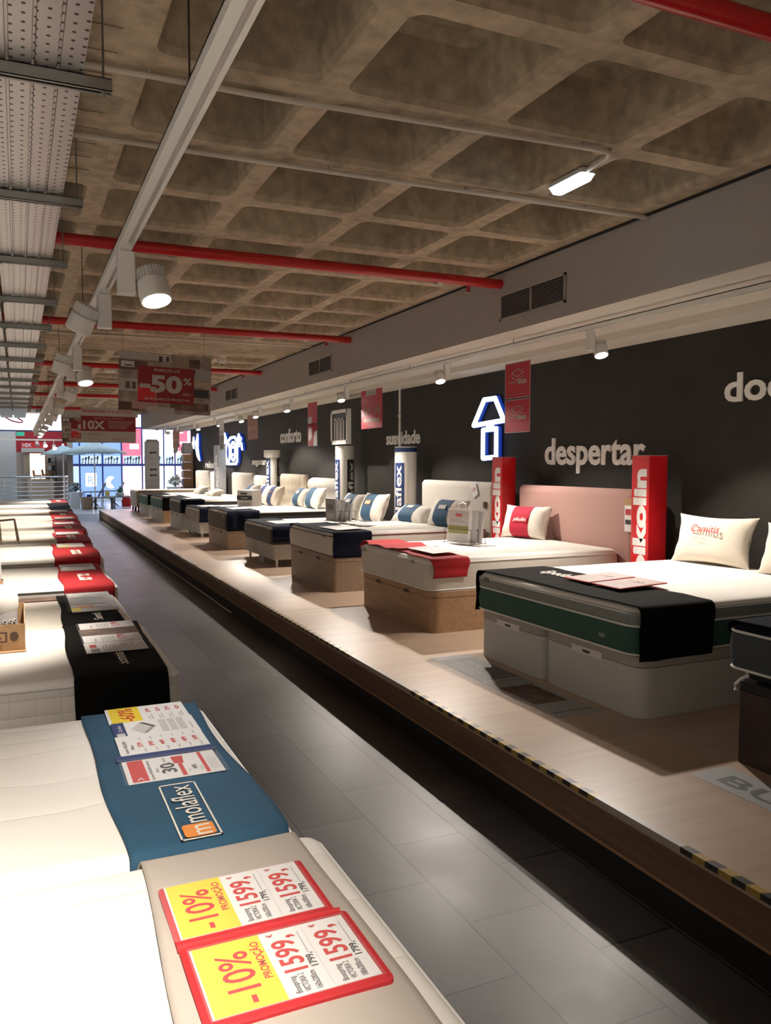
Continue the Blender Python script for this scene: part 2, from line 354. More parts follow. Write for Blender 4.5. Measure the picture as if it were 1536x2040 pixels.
class MB:
    def __init__(s): s.v = []; s.f = []; s.mi = []; s.slots = []
    def slot(s, m):
        m = M[m] if isinstance(m, str) else m
        if m not in s.slots: s.slots.append(m)
        return s.slots.index(m)
    def face(s, pts, m):
        n = len(s.v); s.v += [tuple(p) for p in pts]; s.f.append(tuple(range(n, n + len(pts)))); s.mi.append(s.slot(m)); return s
    def add(s, vs, fs, m):
        n = len(s.v); s.v += [tuple(p) for p in vs]; i = s.slot(m)
        for f in fs: s.f.append(tuple(a + n for a in f)); s.mi.append(i)
        return s
    def box(s, x0, x1, y0, y1, z0, z1, m):
        vs = [(x0, y0, z0), (x1, y0, z0), (x1, y1, z0), (x0, y1, z0), (x0, y0, z1), (x1, y0, z1), (x1, y1, z1), (x0, y1, z1)]
        return s.add(vs, [(0, 3, 2, 1), (4, 5, 6, 7), (0, 1, 5, 4), (1, 2, 6, 5), (2, 3, 7, 6), (3, 0, 4, 7)], m)
    def obox(s, c, U, V, W, m):     # oriented box, half vectors
        c, U, V, W = map(Vector, (c, U, V, W))
        vs = [c + a * U + b * V + d * W for d in (-1, 1) for a, b in ((-1, -1), (1, -1), (1, 1), (-1, 1))]
        return s.add(vs, [(0, 3, 2, 1), (4, 5, 6, 7), (0, 1, 5, 4), (1, 2, 6, 5), (2, 3, 7, 6), (3, 0, 4, 7)], m)
    def loft(s, rings, m, cap0=True, cap1=True, closed=True):
        n = len(rings[0]); vs = [p for r in rings for p in r]; fs = []
        for i in range(len(rings) - 1):
            for j in range(n if closed else n - 1):
                k = (j + 1) % n
                fs.append((i * n + j, i * n + k, (i + 1) * n + k, (i + 1) * n + j))
        if cap0: fs.append(tuple(reversed(range(n))))
        if cap1: fs.append(tuple(range((len(rings) - 1) * n, len(rings) * n)))
        return s.add(vs, fs, m)
    def tube(s, path, r, m, n=8, closed=False):
        P = [Vector(p) for p in path]; rings = []; k = len(P)
        up = Vector((0, 0, 1))
        for i, p in enumerate(P):
            a = P[(i - 1) % k] if (closed or i > 0) else p
            b = P[(i + 1) % k] if (closed or i < k - 1) else p
            t = (b - a).normalized()
            u = t.cross(up)
            if u.length < 0.05: u = t.cross(Vector((1, 0, 0)))
            u.normalize(); v = u.cross(t).normalized()
            rr = r[i] if isinstance(r, (list, tuple)) else r
            rings.append([p + (u * math.cos(2 * PI * j / n) + v * math.sin(2 * PI * j / n)) * rr for j in range(n)])
        if closed: rings.append(rings[0]); return s.loft(rings, m, False, False)
        return s.loft(rings, m)
    def cyl(s, p0, p1, r0, m, r1=None, n=24, cap0=True, cap1=True):
        p0 = Vector(p0); p1 = Vector(p1); r1 = r0 if r1 is None else r1
        t = (p1 - p0).normalized(); u = t.cross(Vector((0, 0, 1)))
        if u.length < 0.05: u = t.cross(Vector((1, 0, 0)))
        u.normalize(); v = t.cross(u)
        R = lambda p, r: [p + (u * math.cos(2 * PI * j / n) + v * math.sin(2 * PI * j / n)) * r for j in range(n)]
        return s.loft([R(p0, r0), R(p1, r1)], m, cap0, cap1)
    def lathe(s, c, prof, m, n=28, cap0=True, cap1=True):
        c = Vector(c)
        return s.loft([[c + Vector((r * math.cos(2 * PI * j / n), r * math.sin(2 * PI * j / n), z)) for j in range(n)] for r, z in prof], m, cap0, cap1)
    def text(s, body, o, u, v, h, m, bold=0.0, width=None, lift=0.0, depth=0.0, center=False, maxw=None):
        """flat lettering: o lower left, u reading direction, v up, h cap height"""
        vs, fs = text_geo(body, bold)
        if not vs: return s
        x0 = min(a for a, b in vs); x1 = max(a for a, b in vs)
        k = h / 0.70; kx = k
        if width: kx = width / (x1 - x0)
        if maxw and (x1 - x0) * kx > maxw: kx = maxw / (x1 - x0)
        o = Vector(o); u = Vector(u).normalized(); v = Vector(v).normalized(); nrm = u.cross(v)
        sh = (x1 - x0) * kx / 2 if center else 0
        P = lambda a, b, d: o + u * ((a - x0) * kx - sh) + v * (b * k) + nrm * d
        s.add([P(a, b, lift + depth) for a, b in vs], fs, m)
        if depth:
            from collections import Counter
            cnt = Counter()
            for f in fs:
                for i in range(len(f)): cnt[frozenset((f[i], f[(i + 1) % len(f)]))] += 1
            for f in fs:
                for i in range(len(f)):
                    a, b = f[i], f[(i + 1) % len(f)]
                    if cnt[frozenset((a, b))] == 1:
                        s.face([P(*vs[a], lift), P(*vs[b], lift), P(*vs[b], lift + depth), P(*vs[a], lift + depth)], m)
        return s
    def build(s, name, parent=None, label=None, cat=None, group=None, kind=None, origin=None, smooth=35, merge=False):
        me = bpy.data.meshes.new(name)
        off = wloc(parent) if parent else (Vector(origin) if origin else Vector((0, 0, 0)))
        if origin is None and parent is None and s.v and kind is None:
            xs = [p[0] for p in s.v]; ys = [p[1] for p in s.v]; zs = [p[2] for p in s.v]
            off = Vector(((min(xs) + max(xs)) / 2, (min(ys) + max(ys)) / 2, min(zs)))
        me.from_pydata([Vector(p) - off for p in s.v], [], s.f)
        for m in s.slots: me.materials.append(m)
        me.polygons.foreach_set('material_index', s.mi)
        if merge:
            bm = bmesh.new(); bm.from_mesh(me); bmesh.ops.remove_doubles(bm, verts=bm.verts, dist=1e-5); bm.to_mesh(me); bm.free()
        if smooth:
            me.polygons.foreach_set('use_smooth', [True] * len(me.polygons)); me.update()
            me.set_sharp_from_angle(angle=math.radians(smooth))
        me.update()
        o = bpy.data.objects.new(name, me); COL.objects.link(o)
        if parent: o.parent = parent
        else: o.location = off
        if label: o['label'] = label
        if cat: o['category'] = cat
        if group: o['group'] = group
        if kind: o['kind'] = kind
        return o

def thing(name, label, cat, loc, group=None):
    o = bpy.data.objects.new(name, None); COL.objects.link(o); o.location = loc; o.empty_display_size = 0.1
    o['label'] = label; o['category'] = cat
    if group: o['group'] = group
    return o

def rrect(x0, x1, y0, y1, r, z, n=6, f=None, dens=0):
    """rounded rectangle ring, counter-clockwise; extra points along the sides when dens"""
    r = max(min(r, (x1 - x0) / 2 - 1e-4, (y1 - y0) / 2 - 1e-4), 1e-4); P = []
    cs = [(x1 - r, y1 - r, 0), (x0 + r, y1 - r, 90), (x0 + r, y0 + r, 180), (x1 - r, y0 + r, 270)]
    for ci, (cx, cy, a0) in enumerate(cs):
        arc = [(cx + r * math.cos(math.radians(a0 + 90 * i / n)), cy + r * math.sin(math.radians(a0 + 90 * i / n))) for i in range(n + 1)]
        P += arc
        if dens:
            nx, ny, na = cs[(ci + 1) % 4]
            q = (nx + r * math.cos(math.radians(na)), ny + r * math.sin(math.radians(na)))
            for i in range(1, dens): P.append((arc[-1][0] + (q[0] - arc[-1][0]) * i / dens, arc[-1][1] + (q[1] - arc[-1][1]) * i / dens))
    return [(x, y, (f(x, y) if f else 0) + z) for x, y in P]
# ================================================================== STRUCTURE
CZ, CELL, RX0 = 3.125, 0.7595, 0.445
BX = 3.57          # face of the grey downstand beam
WX = 4.88          # charcoal display wall
PX, PZ, PEND = 2.03, 0.29, 24.0

mb = MB(); mb.face([(-6, -4, 0), (BX + 4, -4, 0), (BX + 4, 27, 0), (-6, 27, 0)], 'floor')
mb.build('floor', kind='structure', smooth=0)
mb = MB(); mb.face([(-8, 27, 0), (14, 27, 0), (14, 46, 0), (-8, 46, 0)], 'lobby')
mb.build('floor_atrium', kind='structure', smooth=0)

# waffle slab: every coffer has its own tapered, round-cornered recess
mb = MB()
def coffer(xa, xb, ya, yb):
    half = 0.056
    x0, x1, y0, y1 = xa + half, xb - half, ya + half, yb - half
    n, dn = 5, 0
    low = rrect(x0, x1, y0, y1, 0.065, CZ, n); cnt = len(low)
    lip = rrect(x0 + 0.012, x1 - 0.012, y0 + 0.012, y1 - 0.012, 0.06, CZ + 0.03, n)
    mid = rrect(x0 + 0.06, x1 - 0.06, y0 + 0.06, y1 - 0.06, 0.07, CZ + 0.25, n)
    top = rrect(x0 + 0.10, x1 - 0.10, y0 + 0.10, y1 - 0.10, 0.08, CZ + 0.29, n)
    outer = []
    for (x, y, z) in low:      # matching points on the square cell boundary
        cx, cy = (xa + xb) / 2, (ya + yb) / 2; dx, dy = x - cx, y - cy
        k = min((xb - xa) / 2 / max(abs(dx), 1e-6), (yb - ya) / 2 / max(abs(dy), 1e-6))
        outer.append((cx + dx * k, cy + dy * k, CZ))
    # corners of the cell
    for (sx, sy) in ((1, 1), (-1, 1), (-1, -1), (1, -1)):
        tx, ty = (xb if sx > 0 else xa), (yb if sy > 0 else ya)
        i = min(range(cnt), key=lambda q: (outer[q][0] - tx) ** 2 + (outer[q][1] - ty) ** 2); outer[i] = (tx, ty, CZ)
    mb.loft([outer, low], 'rib', False, False); mb.loft([low, lip], 'rib', False, False)
    mb.loft([lip, mid, top], 'concrete', False, True)
mb2 = MB()
def slab(xa, xb, ya, yb, m='board', z=CZ): mb2.face([(xa, ya, z), (xa, yb, z), (xb, yb, z), (xb, ya, z)], m)
xcols = [RX0 + CELL * k for k in range(-7, 4)]      # ribs
ribs_y = [2.50 - CELL * 0.0 + CELL * k for k in range(-8, 33)]
XL = xcols[0]
band1, band2 = (10.10, 11.62), (19.2, 20.7)
def in_band(y0, y1):
    for a, b in (band1, band2):
        if y1 > a + 0.02 and y0 < b - 0.02: return True
    return False
rows = []
y = 2.50 - CELL * 8
while y < 10.0: rows.append((y, y + CELL)); y += CELL
y = 11.62
while y + CELL < 19.25: rows.append((y, y + CELL)); y += CELL
y2 = 20.7
while y2 + CELL < 27: rows.append((y2, y2 + CELL)); y2 += CELL
xc = [RX0 + CELL * k for k in range(-7, 5)]
for (ya, yb) in rows:
    for k in range(-7, 5):
        xa, xb = RX0 + CELL * k, RX0 + CELL * (k + 1)
        if xb > BX + 0.02:
            slab(xa, BX + .02, ya, yb, 'rib'); continue
        if k == -1 and yb < 4.9:
            for q in range(4):
                s0 = ya + (yb - ya) * q / 4; s1 = ya + (yb - ya) * (q + 1) / 4; slab(xa, xb, s0, s1, ['rib', 'concrete'][(q + rows.index((ya, yb))) % 2] if q % 3 else 'rib')
                mb2.box(xa, xb - .07, s0, s0 + .006, CZ - .004, CZ - .001, 'concrete')
            continue
        coffer(xa, xb, ya, yb)
prev = rows[0][0]
for (ya, yb) in rows:
    if ya > prev + 0.02: slab(RX0 - 7 * CELL, BX + .02, prev, ya)
    prev = yb
slab(RX0 - 7 * CELL, BX + .02, prev, 27.0)
# board joint ridges along the bands
for a, b in (band1, (prev, 27.0)):
    yy = a + 0.13
    while yy < b: mb2.box(RX0 - 7 * CELL, BX, yy, yy + 0.012, CZ - 0.008, CZ, 'rib'); yy += 0.19
ceil = mb.build('ceiling', kind='structure', smooth=30, merge=True)
mb2.build('ceiling_bands', kind='structure', smooth=0)

# grey downstand beam with cream soffit
mb = MB()
mb.face([(BX, -4, 2.64), (BX, -4, CZ + .3), (BX, 26.5, CZ + .3), (BX, 26.5, 2.64)], 'grey_wall')
mb.face([(BX, 26.5, 2.64), (BX, 26.5, CZ + .3), (WX + .6, 26.5, CZ + .3), (WX + .6, 26.5, 2.64)], 'grey_wall')
mb.build('wall_beam', kind='structure', smooth=0)
mb = MB()
mb.face([(BX, -4, 2.64), (BX, 26.5, 2.64), (BX + .27, 26.5, 2.64), (BX + .27, -4, 2.64)], 'cream')
mb.face([(BX + .27, -4, 2.64), (BX + .27, 26.5, 2.64), (BX + .27, 26.5, 2.68), (BX + .27, -4, 2.68)], 'cream')
mb.face([(BX + .27, -4, 2.68), (BX + .27, 26.5, 2.68), (WX - .35, 26.5, 2.68), (WX - .35, -4, 2.68)], 'cream')
mb.face([(WX - .35, -4, 2.68), (WX - .35, 26.5, 2.68), (WX - .35, 26.5, 2.617), (WX - .35, -4, 2.617)], 'cream')
mb.face([(WX - .35, -4, 2.617), (WX - .35, 26.5, 2.617), (WX + .1, 26.5, 2.617), (WX + .1, -4, 2.617)], 'cream')
mb.build('ceiling_soffit', kind='structure', smooth=0)
mb = MB(); mb.box(WX, WX + .12, -4, 25.5, 0, 2.9, 'wall'); mb.build('wall_right', kind='structure', smooth=0)
mb = MB(); mb.box(BX - .004, BX, 10.66, 10.68, 2.66, CZ, 'vent'); mb.build('trim_1', kind='structure', smooth=0)
mb = MB(); mb.box(BX - .02, BX + .002, -4, 26.5, CZ - .012, CZ + .004, 'black'); mb.build('trim_2', kind='structure', smooth=0)

# raised display platform
mb = MB()
seams = [-4, 0.4, 6.85, 13.3, 19.9, PEND]
for a, b in zip(seams[:-1], seams[1:]): mb.box(PX, WX, a + .003, b - .003, PZ - .03, PZ, 'platform')
mb.box(PX + .02, WX, -4, PEND, PZ - .06, PZ - .03, 'fascia')
mb.build('floor_platform', kind='structure', smooth=0)
mb = MB(); mb.box(PX + .002, PX + .03, -4, PEND - .01, 0.13, PZ - .03, 'fascia'); mb.box(PX, PX + .03, -4, PEND - .01, 0.118, 0.13, 'edge_wood')
mb.box(PX + .002, WX, PEND - .03, PEND, 0.118, PZ - .03, 'fascia')
mb.build('trim_3', kind='structure', smooth=0)
mb = MB(); mb.box(PX + .006, PX + .03, -4, PEND - .02, 0, 0.118, 'kick'); mb.box(PX + .01, WX, PEND - .03, PEND - .008, 0, 0.118, 'kick')
mb.box(PX - .006, PX + .006, 8.5, PEND - .01, 0.0, 0.014, 'cream')
mb.build('baseboard_platform', kind='structure', smooth=0)
mb = MB(); mb.box(PX - .003, PX + .028, -2, 14.0, PZ, PZ + .003, 'hazard'); mb.box(PX - .003, PX, -2, 14.0, PZ - .018, PZ, 'hazard')
mb.build('hazard_tape', label='worn yellow and black hazard tape along the platform edge', cat='hazard tape', smooth=0, origin=(0, 0, 0))
mb = MB(); mb.box(PX - .003, PX + .024, 14.0, 23.9, PZ, PZ + .003, 'vent')
mb.build('edge_strip', label='thin metal strip on the far stretch of platform edge', cat='edge strip', smooth=0)

# floor vinyls on the platform
def frame_pts(O, u, v): 
    O, u, v = Vector(O), Vector(u), Vector(v)
    return lambda s, t, l=0.0: O + u * s + v * t + u.cross(v) * l
mb = MB(); z = PZ + .0012
mb.box(2.50, 2.78, 3.38, 4.79, PZ, z, 'decal_grey')
mb.box(2.505, 2.775, 4.15, 4.70, z, z + .0004, 'decal_dark')
mb.text('Epeda', (2.66, 4.62, z + .0006), (0, -1, 0), (1, 0, 0), 0.05, 'lgrey_ink')
mb.text('O BEM DORMIR', (2.58, 4.66, z + .0006), (0, -1, 0), (1, 0, 0), 0.035, 'lgrey_ink')
mb.box(2.52, 2.74, 3.62, 3.98, z, z + .0004, 'photo_brown'); mb.box(2.52, 2.77, 3.98, 4.13, z, z + .0004, 'photo_grey')
mb.box(2.52, 2.77, 3.45, 3.462, z, z + .0005, 'decal_dark')
mb.build('floor_sticker', label='grey printed floor sticker before the green mattress bed', cat='floor sticker', smooth=0)
mb = MB(); mb.box(2.55, 2.76, 1.35, 2.53, PZ, z, 'decal_grey')
mb.text('BULTEX', (2.60, 2.44, z + .0006), (0, -1, 0), (1, 0, 0), 0.10, 'decal_dark', bold=0.02, width=0.95)
mb.build('floor_sticker', label='grey floor sticker reading BULTEX beside the dark bed', cat='floor sticker', smooth=0)

# ================================================================== CEILING SERVICES
pipe_y = [(2.02, 'red sprinkler pipe crossing the top right corner'), (5.68, 'red sprinkler pipe nearest of those meeting the beam'), (8.94, 'red sprinkler pipe second to cross before the hanging banner'),
          (12.76, 'red sprinkler pipe third along, passing behind the large banner'), (15.96, 'red sprinkler pipe fourth along above the far spotlights'),
          (18.51, 'red sprinkler pipe fifth along above the white lit sign'), (23.03, 'furthest red sprinkler pipe just over the white lit sign')]
for i, (py, lab) in enumerate(pipe_y):
    t = thing('sprinkler_pipe', lab, 'pipe', (0, py, 3.03), 'red sprinkler pipes')
    mb = MB(); zc = 3.03; r = .038
    mb.cyl((-5, py, zc), (BX, py - .02, zc), r, 'red_pipe', n=20); mb.build('pipe', t)
    for hx in ([-.6, .0, 3.0] if i else [2.9]):
        hb = MB(); hb.cyl((hx, py, zc), (hx + .035, py, zc), r + .008, 'red_pipe' if hx != 3.0 else 'steel', n=16); hb.cyl((hx + .017, py, zc + r), (hx + .017, py, CZ), .004, 'steel', n=6)
        hb.build('hanger', t)
    if i:
        hb = MB(); hb.cyl((3.28, py, zc - .03), (3.28, py, zc - .085), .014, 'red_pipe', n=10); hb.cyl((3.28, py, zc - .085), (3.28, py, zc - .09), .026, 'steel', n=10)
        hb.build('sprinkler_head', t)

def conduit(path, label, clips):
    t = thing('conduit', label, 'conduit', path[0])
    mb = MB(); mb.tube(path, .0125, 'conduit', 10); mb.build('tube', t)
    for c in clips:
        b = MB(); b.box(c[0] - .006, c[0] + .006, c[1] - .016, c[1] + .016, 3.103, CZ, 'vent'); b.build('clip', t)
conduit([(-.3, 3.37, 3.105), (1.0, 3.33, 3.10), (2.6, 3.235, 3.105), (2.66, 3.25, 3.105), (2.69, 3.30, 3.105), (2.705, 3.5, 3.10)],
        'off-white conduit running to the ceiling lamp', [(.5, 3.35), (1.1, 3.32), (1.9, 3.28), (2.5, 3.24)])
conduit([(-.3, 4.09, 3.105), (1.6, 4.03, 3.10), (3.56, 3.99, 3.105)], 'off-white conduit ending at the grey beam behind the ceiling lamp', [(.8, 4.06), (1.5, 4.03), (2.3, 4.01), (3.1, 4.0)])
conduit([(.35, 10.2, 3.10), (1.8, 10.16, 3.10), (3.5, 10.12, 3.10)], 'thin conduit on the plain concrete band by the smoke detector', [(1.0, 10.2), (2.5, 10.15)])
# ceiling lamp
t = thing('ceiling_lamp', 'narrow white fluorescent lamp on the waffle ceiling', 'ceiling lamp', (2.715, 3.6, 3.06))
b = MB(); b.loft([rrect(2.672, 2.758, 3.475, 3.765, .02, 3.115), rrect(2.666, 2.764, 3.47, 3.77, .02, 3.09)], 'white_paint'); b.box(2.70, 2.73, 3.5, 3.74, 3.11, CZ, 'white_paint'); b.build('housing', t)
b = MB(); b.loft([rrect(2.669, 2.761, 3.473, 3.767, .02, 3.09), rrect(2.684, 2.746, 3.485, 3.755, .02, 3.06)], 'tube'); b.build('diffuser', t)
# smoke detector
t = thing('smoke_detector', 'small white smoke detector under the waffle ceiling', 'smoke detector', (2.75, 11.9, 3.05))
b = MB(); b.lathe((2.75, 11.9, 3.04), [(.04, 0), (.06, .02), (.075, .05), (.08, .085)], 'conduit'); b.build('body', t)
b = MB(); b.lathe((2.75, 11.9, 3.03), [(.02, 0), (.025, .012)], 'black'); b.build('sensor', t)
t = thing('smoke_detector', 'round white detector on the ceiling left of the large banner', 'smoke detector', (1.35, 13.4, 3.05))
b = MB(); b.lathe((1.35, 13.4, 3.0), [(.05, 0), (.09, .02), (.1, .06), (.1, .125)], 'conduit'); b.build('body', t)

# perforated cable trays on channel struts
for (xa, xb, lab) in ((-.075, .222, 'perforated galvanised cable tray nearest the spotlight track'), (-.40, -.10, 'perforated galvanised cable tray at the left frame edge')):
    t = thing('cable_tray', lab, 'cable tray', (xa, 0, 2.85), 'perforated cable trays')
    prof = [(xa, 2.91), (xa, 2.85)]
    k = 4; wdt = (xb - xa) / k
    for i in range(k):
        a = xa + i * wdt
        if i: prof += [(a - .006, 2.85), (a - .004, 2.858), (a + .004, 2.858), (a + .006, 2.85)]
    prof += [(xb, 2.85), (xb, 2.91)]
    b = MB(); ys = [-1, 6, 12, 18, 25]
    for i in range(len(prof) - 1):
        (p, q), (p2, q2) = prof[i], prof[i + 1]
        b.face([(p, -1, q), (p2, -1, q2), (p2, 25, q2), (p, 25, q)], 'perf')
    b.build('tray', t, smooth=0)
    b = MB()
    for rx in (xa, xb): b.cyl((rx, -1, 2.912), (rx, 25, 2.912), .004, 'steel', n=6)
    b.build('rolled_edge', t)
for i in range(15):
    sy = 2.87 + 1.31 * i - 1.31
    t = thing('channel_strut', ['steel channel strut carrying the cable trays'][0], 'strut', (-.1, sy, 2.83), 'steel struts under the cable trays')
    b = MB()
    x1 = .31
    b.box(-.6, x1, sy - .0205, sy - .018, 2.805, 2.846, 'steel'); b.box(-.6, x1, sy + .018, sy + .0205, 2.805, 2.846, 'steel'); b.box(-.6, x1, sy - .0205, sy + .0205, 2.843, 2.846, 'steel')
    b.box(-.6, x1, sy - .0205, sy - .009, 2.805, 2.808, 'steel'); b.box(-.6, x1, sy + .009, sy + .0205, 2.805, 2.808, 'steel')
    b.build('channel', t, smooth=0)
    for rx in (.285, -.07):
        b = MB(); b.cyl((rx, sy, 2.79), (rx, sy, CZ), .004, 'steel', n=6); b.cyl((rx, sy, 2.798), (rx, sy, 2.806), .011, 'steel', n=6); b.build('threaded_rod', t)

# grilles in the beam
for (ya, yb, lab) in ((4.80, 5.66, 'large slatted air grille in the grey beam'), (9.52, 10.39, 'middle slatted air grille in the grey beam'),
                      (14.28, 15.16, 'small far slatted air grille in the grey beam'), (19.3, 20.2, 'furthest air grille in the grey beam behind the banner')):
    t = thing('air_grille', lab, 'air grille', (BX, (ya + yb) / 2, 2.74), 'air grilles in the beam')
    b = MB(); x = BX - .012; z0, z1 = 2.735, 2.945
    b.box(x, BX, ya, yb, z0, z0 + .018, 'vent'); b.box(x, BX, ya, yb, z1 - .018, z1, 'vent'); b.box(x, BX, ya, ya + .018, z0, z1, 'vent'); b.box(x, BX, yb - .018, yb, z0, z1, 'vent')
    b.box(x, BX, (ya + yb) / 2 - .008, (ya + yb) / 2 + .008, z0, z1, 'vent'); b.build('frame', t, smooth=0)
    b = MB(); b.box(BX - .003, BX - .001, ya, yb, z0, z1, 'black')
    for i in range(11):
        zz = z0 + .026 + i * .0162
        b.face([(BX - .010, ya + .015, zz), (BX - .010, yb - .015, zz), (BX - .003, yb - .015, zz + .0075), (BX - .003, ya + .015, zz + .0075)], 'vent')
    b.build('slats', t, smooth=0)

# ================================================================== TRACKS AND SPOTLIGHTS
def track(label, x, z, y0, y1, wd, hang, m='white_paint', rods=()):
    t = thing('lighting_track', label, 'lighting track', (x, y0, z))
    b = MB(); h = .034; w2 = wd / 2
    lf = .030 if wd > .05 else .012
    b.box(x - w2, x - w2 + lf, y0, y1, z, z + h, m); b.box(x + w2 - .014, x + w2, y0, y1, z, z + h, m); b.box(x - w2, x + w2, y0, y1, z + h - .006, z + h, m)
    b.box(x - w2 + lf, x + w2 - .014, y0, y1, z + .012, z + h - .006, 'vent')
    b.build('rail', t, smooth=0)
    for ry in rods:
        b = MB(); b.cyl((x, ry, z + h), (x, ry, hang), .003, 'dark_steel', n=6); b.build('hanging_rod', t)
    return t
track('long white suspended lighting track over the left beds', .432, 2.50, -3.5, 26, .060, CZ, rods=[1.2, 2.2, 6.0, 9.5, 13, 17, 21])
track('white lighting track along the soffit above the wall beds', 3.85, 2.575, -3.5, 25.5, .045, 2.68, rods=[3.0, 5.9, 7.9, 9.6, 11.4, 13.2, 15, 17, 19.2, 21.5])

# one spotlight's meshes, built once in local coordinates (z = 0 at the bottom of the track)
def mesh_of(b, name, smooth=35):
    o = b.build(name, origin=(0, 0, 0), smooth=smooth); me = o.data; bpy.data.objects.remove(o); return me
b = MB(); b.box(-.016, .016, -.05, .05, -.018, .012, 'white_paint'); ME_ADAPT = mesh_of(b, 'adapter', 0)
b = MB(); b.loft([rrect(-.030, .030, -.028, .028, .008, -.02), rrect(-.030, .030, -.030, .030, .008, -.165)], 'white_paint'); ME_GEAR = mesh_of(b, 'gear_box')
b = MB()      # head: axis -Z, origin at pivot
R1 = .056
b.lathe((0, 0, 0), [(.030, .062), (.044, .060), (.046, .02), (.046, .018), (R1, .012), (R1, -.058), (R1 - .004, -.062), (R1 - .008, -.058), (R1 - .010, -.045)], 'white_paint', cap0=True, cap1=False)
for k in range(26):
    a = 2 * PI * k / 26; c, s_ = math.cos(a), math.sin(a)
    b.obox((c * .049, s_ * .049, .038), (c * .006, s_ * .006, 0), (-s_ * .0018, c * .0018, 0), (0, 0, .019), 'white_paint')
ME_HEAD = mesh_of(b, 'lamp_head')
b = MB(); b.lathe((0, 0, 0), [(R1 - .009, -.050), (R1 - .012, -.052), (.001, -.054)], 'lens', cap0=True, cap1=True); ME_LENS = mesh_of(b, 'lens')
b = MB(); b.box(-.004, .004, -.006, .006, -.02, .02, 'vent'); ME_PIVOT = mesh_of(b, 'pivot')
L_LEFT = bpy.data.lights.new('left_spot', 'SPOT'); L_LEFT.energy = LEFT_SPOT; L_LEFT.color = (1.0, .90, .79); L_LEFT.spot_size = math.radians(72); L_LEFT.spot_blend = .8; L_LEFT.shadow_soft_size = .045
L_RIGHT = bpy.data.lights.new('right_spot', 'SPOT'); L_RIGHT.energy = RIGHT_SPOT; L_RIGHT.color = (1.0, .90, .80); L_RIGHT.spot_size = math.radians(104); L_RIGHT.spot_blend = .35; L_RIGHT.shadow_soft_size = .035
L_AISLE = bpy.data.lights.new('aisle_spot', 'SPOT'); L_NEAR = L_LEFT.copy(); L_NEAR.energy = 265; L_NEAR.spot_size = math.radians(104); L_AISLE.energy = LEFT_SPOT * .26; L_AISLE.color = (1.0, .94, .88); L_AISLE.spot_size = math.radians(60); L_AISLE.spot_blend = .8; L_AISLE.shadow_soft_size = .045
def spot(x, y, z, aim, side, label, group, light, cyl_drop=-.13):
    t = thing('track_spotlight', label, 'spotlight', (x, y, z), group); sc_ = .92 if light is L_RIGHT else 1.18; t.scale = (sc_, sc_, sc_)
    def ob(name, me, par, loc, rot=None):
        o = bpy.data.objects.new(name, me); COL.objects.link(o); o.parent = par; o.location = loc
        if rot is not None: o.rotation_mode = 'QUATERNION'; o.rotation_quaternion = rot
        return o
    ob('adapter', ME_ADAPT, t, (0, 0, 0)); ob('gear_box', ME_GEAR, t, (0, 0, 0)); ob('pivot', ME_PIVOT, t, (side * .034, 0, cyl_drop))
    q = Vector((0, 0, -1)).rotation_difference(Vector(aim).normalized())
    h = ob('lamp_head', ME_HEAD, t, (side * .090, -.012, cyl_drop), q); ob('lens', ME_LENS, h, (0, 0, 0))
    lo = bpy.data.objects.new('lamp', light); COL.objects.link(lo); lo.parent = h; lo.location = (0, 0, -.063)
    return t
lefts = [(-1.6, (-.7, .35, -1), -1, 'spotlight'), (-.2, (-.66, .5, -1), -1, 's'), (.85, (-.66, .5, -1), -1, 's'),
         (3.60, (.16, -.36, -1), 1, 'brightest large white spotlight nearest on the left track'),
         (4.55, (-.45, .35, -1), -1, 'white spotlight turned away just behind the nearest bright one'),
         (6.7, (-.3, .25, -1), -1, 'white spotlight third along the left track'), (7.5, (.1, -.36, -1), 1, 'lit spotlight fourth on the left track with visible lens'),
         (9.5, (-.4, .2, -1), 1, 'white spotlight fifth along the left track beside the banner'), (12.2, (-.35, .1, -1), 1, 'white spotlight sixth along the left track'),
         (14.2, (-.35, .1, -1), 1, 'white spotlight seventh along, over the white lit sign'), (16.3, (-.3, -.2, -1), 1, 'white spotlight eighth along, over the white lit sign'),
         (18.5, (-.35, -.1, -1), 1, 'white spotlight ninth along the left track'), (21.0, (-.3, -.3, -1), 1, 'tiny white spotlight tenth along the left track'), (23.4, (.2, -.5, -1), 1, 'furthest tiny spotlight at the far end of the left track')]
for i, (yy, aim, sd, lab) in enumerate(lefts):
    if i < 3: lab = 'white spotlight on the left track ' + ['above and behind the viewer', 'directly over the viewer', 'over the nearest bed'][i]
    spot(.432, yy, 2.50, aim, sd, lab, 'spotlights on the left track', L_AISLE if yy in (3.60, 7.5) else (L_NEAR if i < 3 else L_LEFT))
rights = [(-1.0, (.05, -.2, -1)), (4.88, (-.10, -.42, -1)), (7.08, (-.05, -.45, -1)), (9.75, (0, -.45, -1)), (12.05, (.05, -.4, -1)), (13.85, (.05, -.4, -1)), (15.5, (.1, -.5, -1)), (17.4, (.05, -.3, -1)), (19.6, (.0, -.4, -1)), (21.8, (.0, -.4, -1)), (23.8, (0, -.4, -1))]
rl = ['white spotlight on the soffit track above and behind the viewer', 'white spotlight with box gear above the lettering despertar', 'bright spotlight left of the neon lamp sign', 'bright spotlight above the tall pillar with outlined emblem',
      'bright spotlight over the word conforto', 'bright spotlight between the word conforto and a pale red banner', 'dimmer spotlight right of the neon camera sign', 'bright spotlight left of the narrow white banner',
      'small spotlight over the neon moon', 'tiny spotlight over the farthest wall bed', 'farthest tiny spotlight on the soffit track']
for (yy, aim), lab in zip(rights, rl): spot(3.85, yy, 2.575, aim, -1 if yy in (7.08, 9.75, 12.05, 13.85) else 1, lab, 'spotlights on the soffit track', L_RIGHT, -.15)
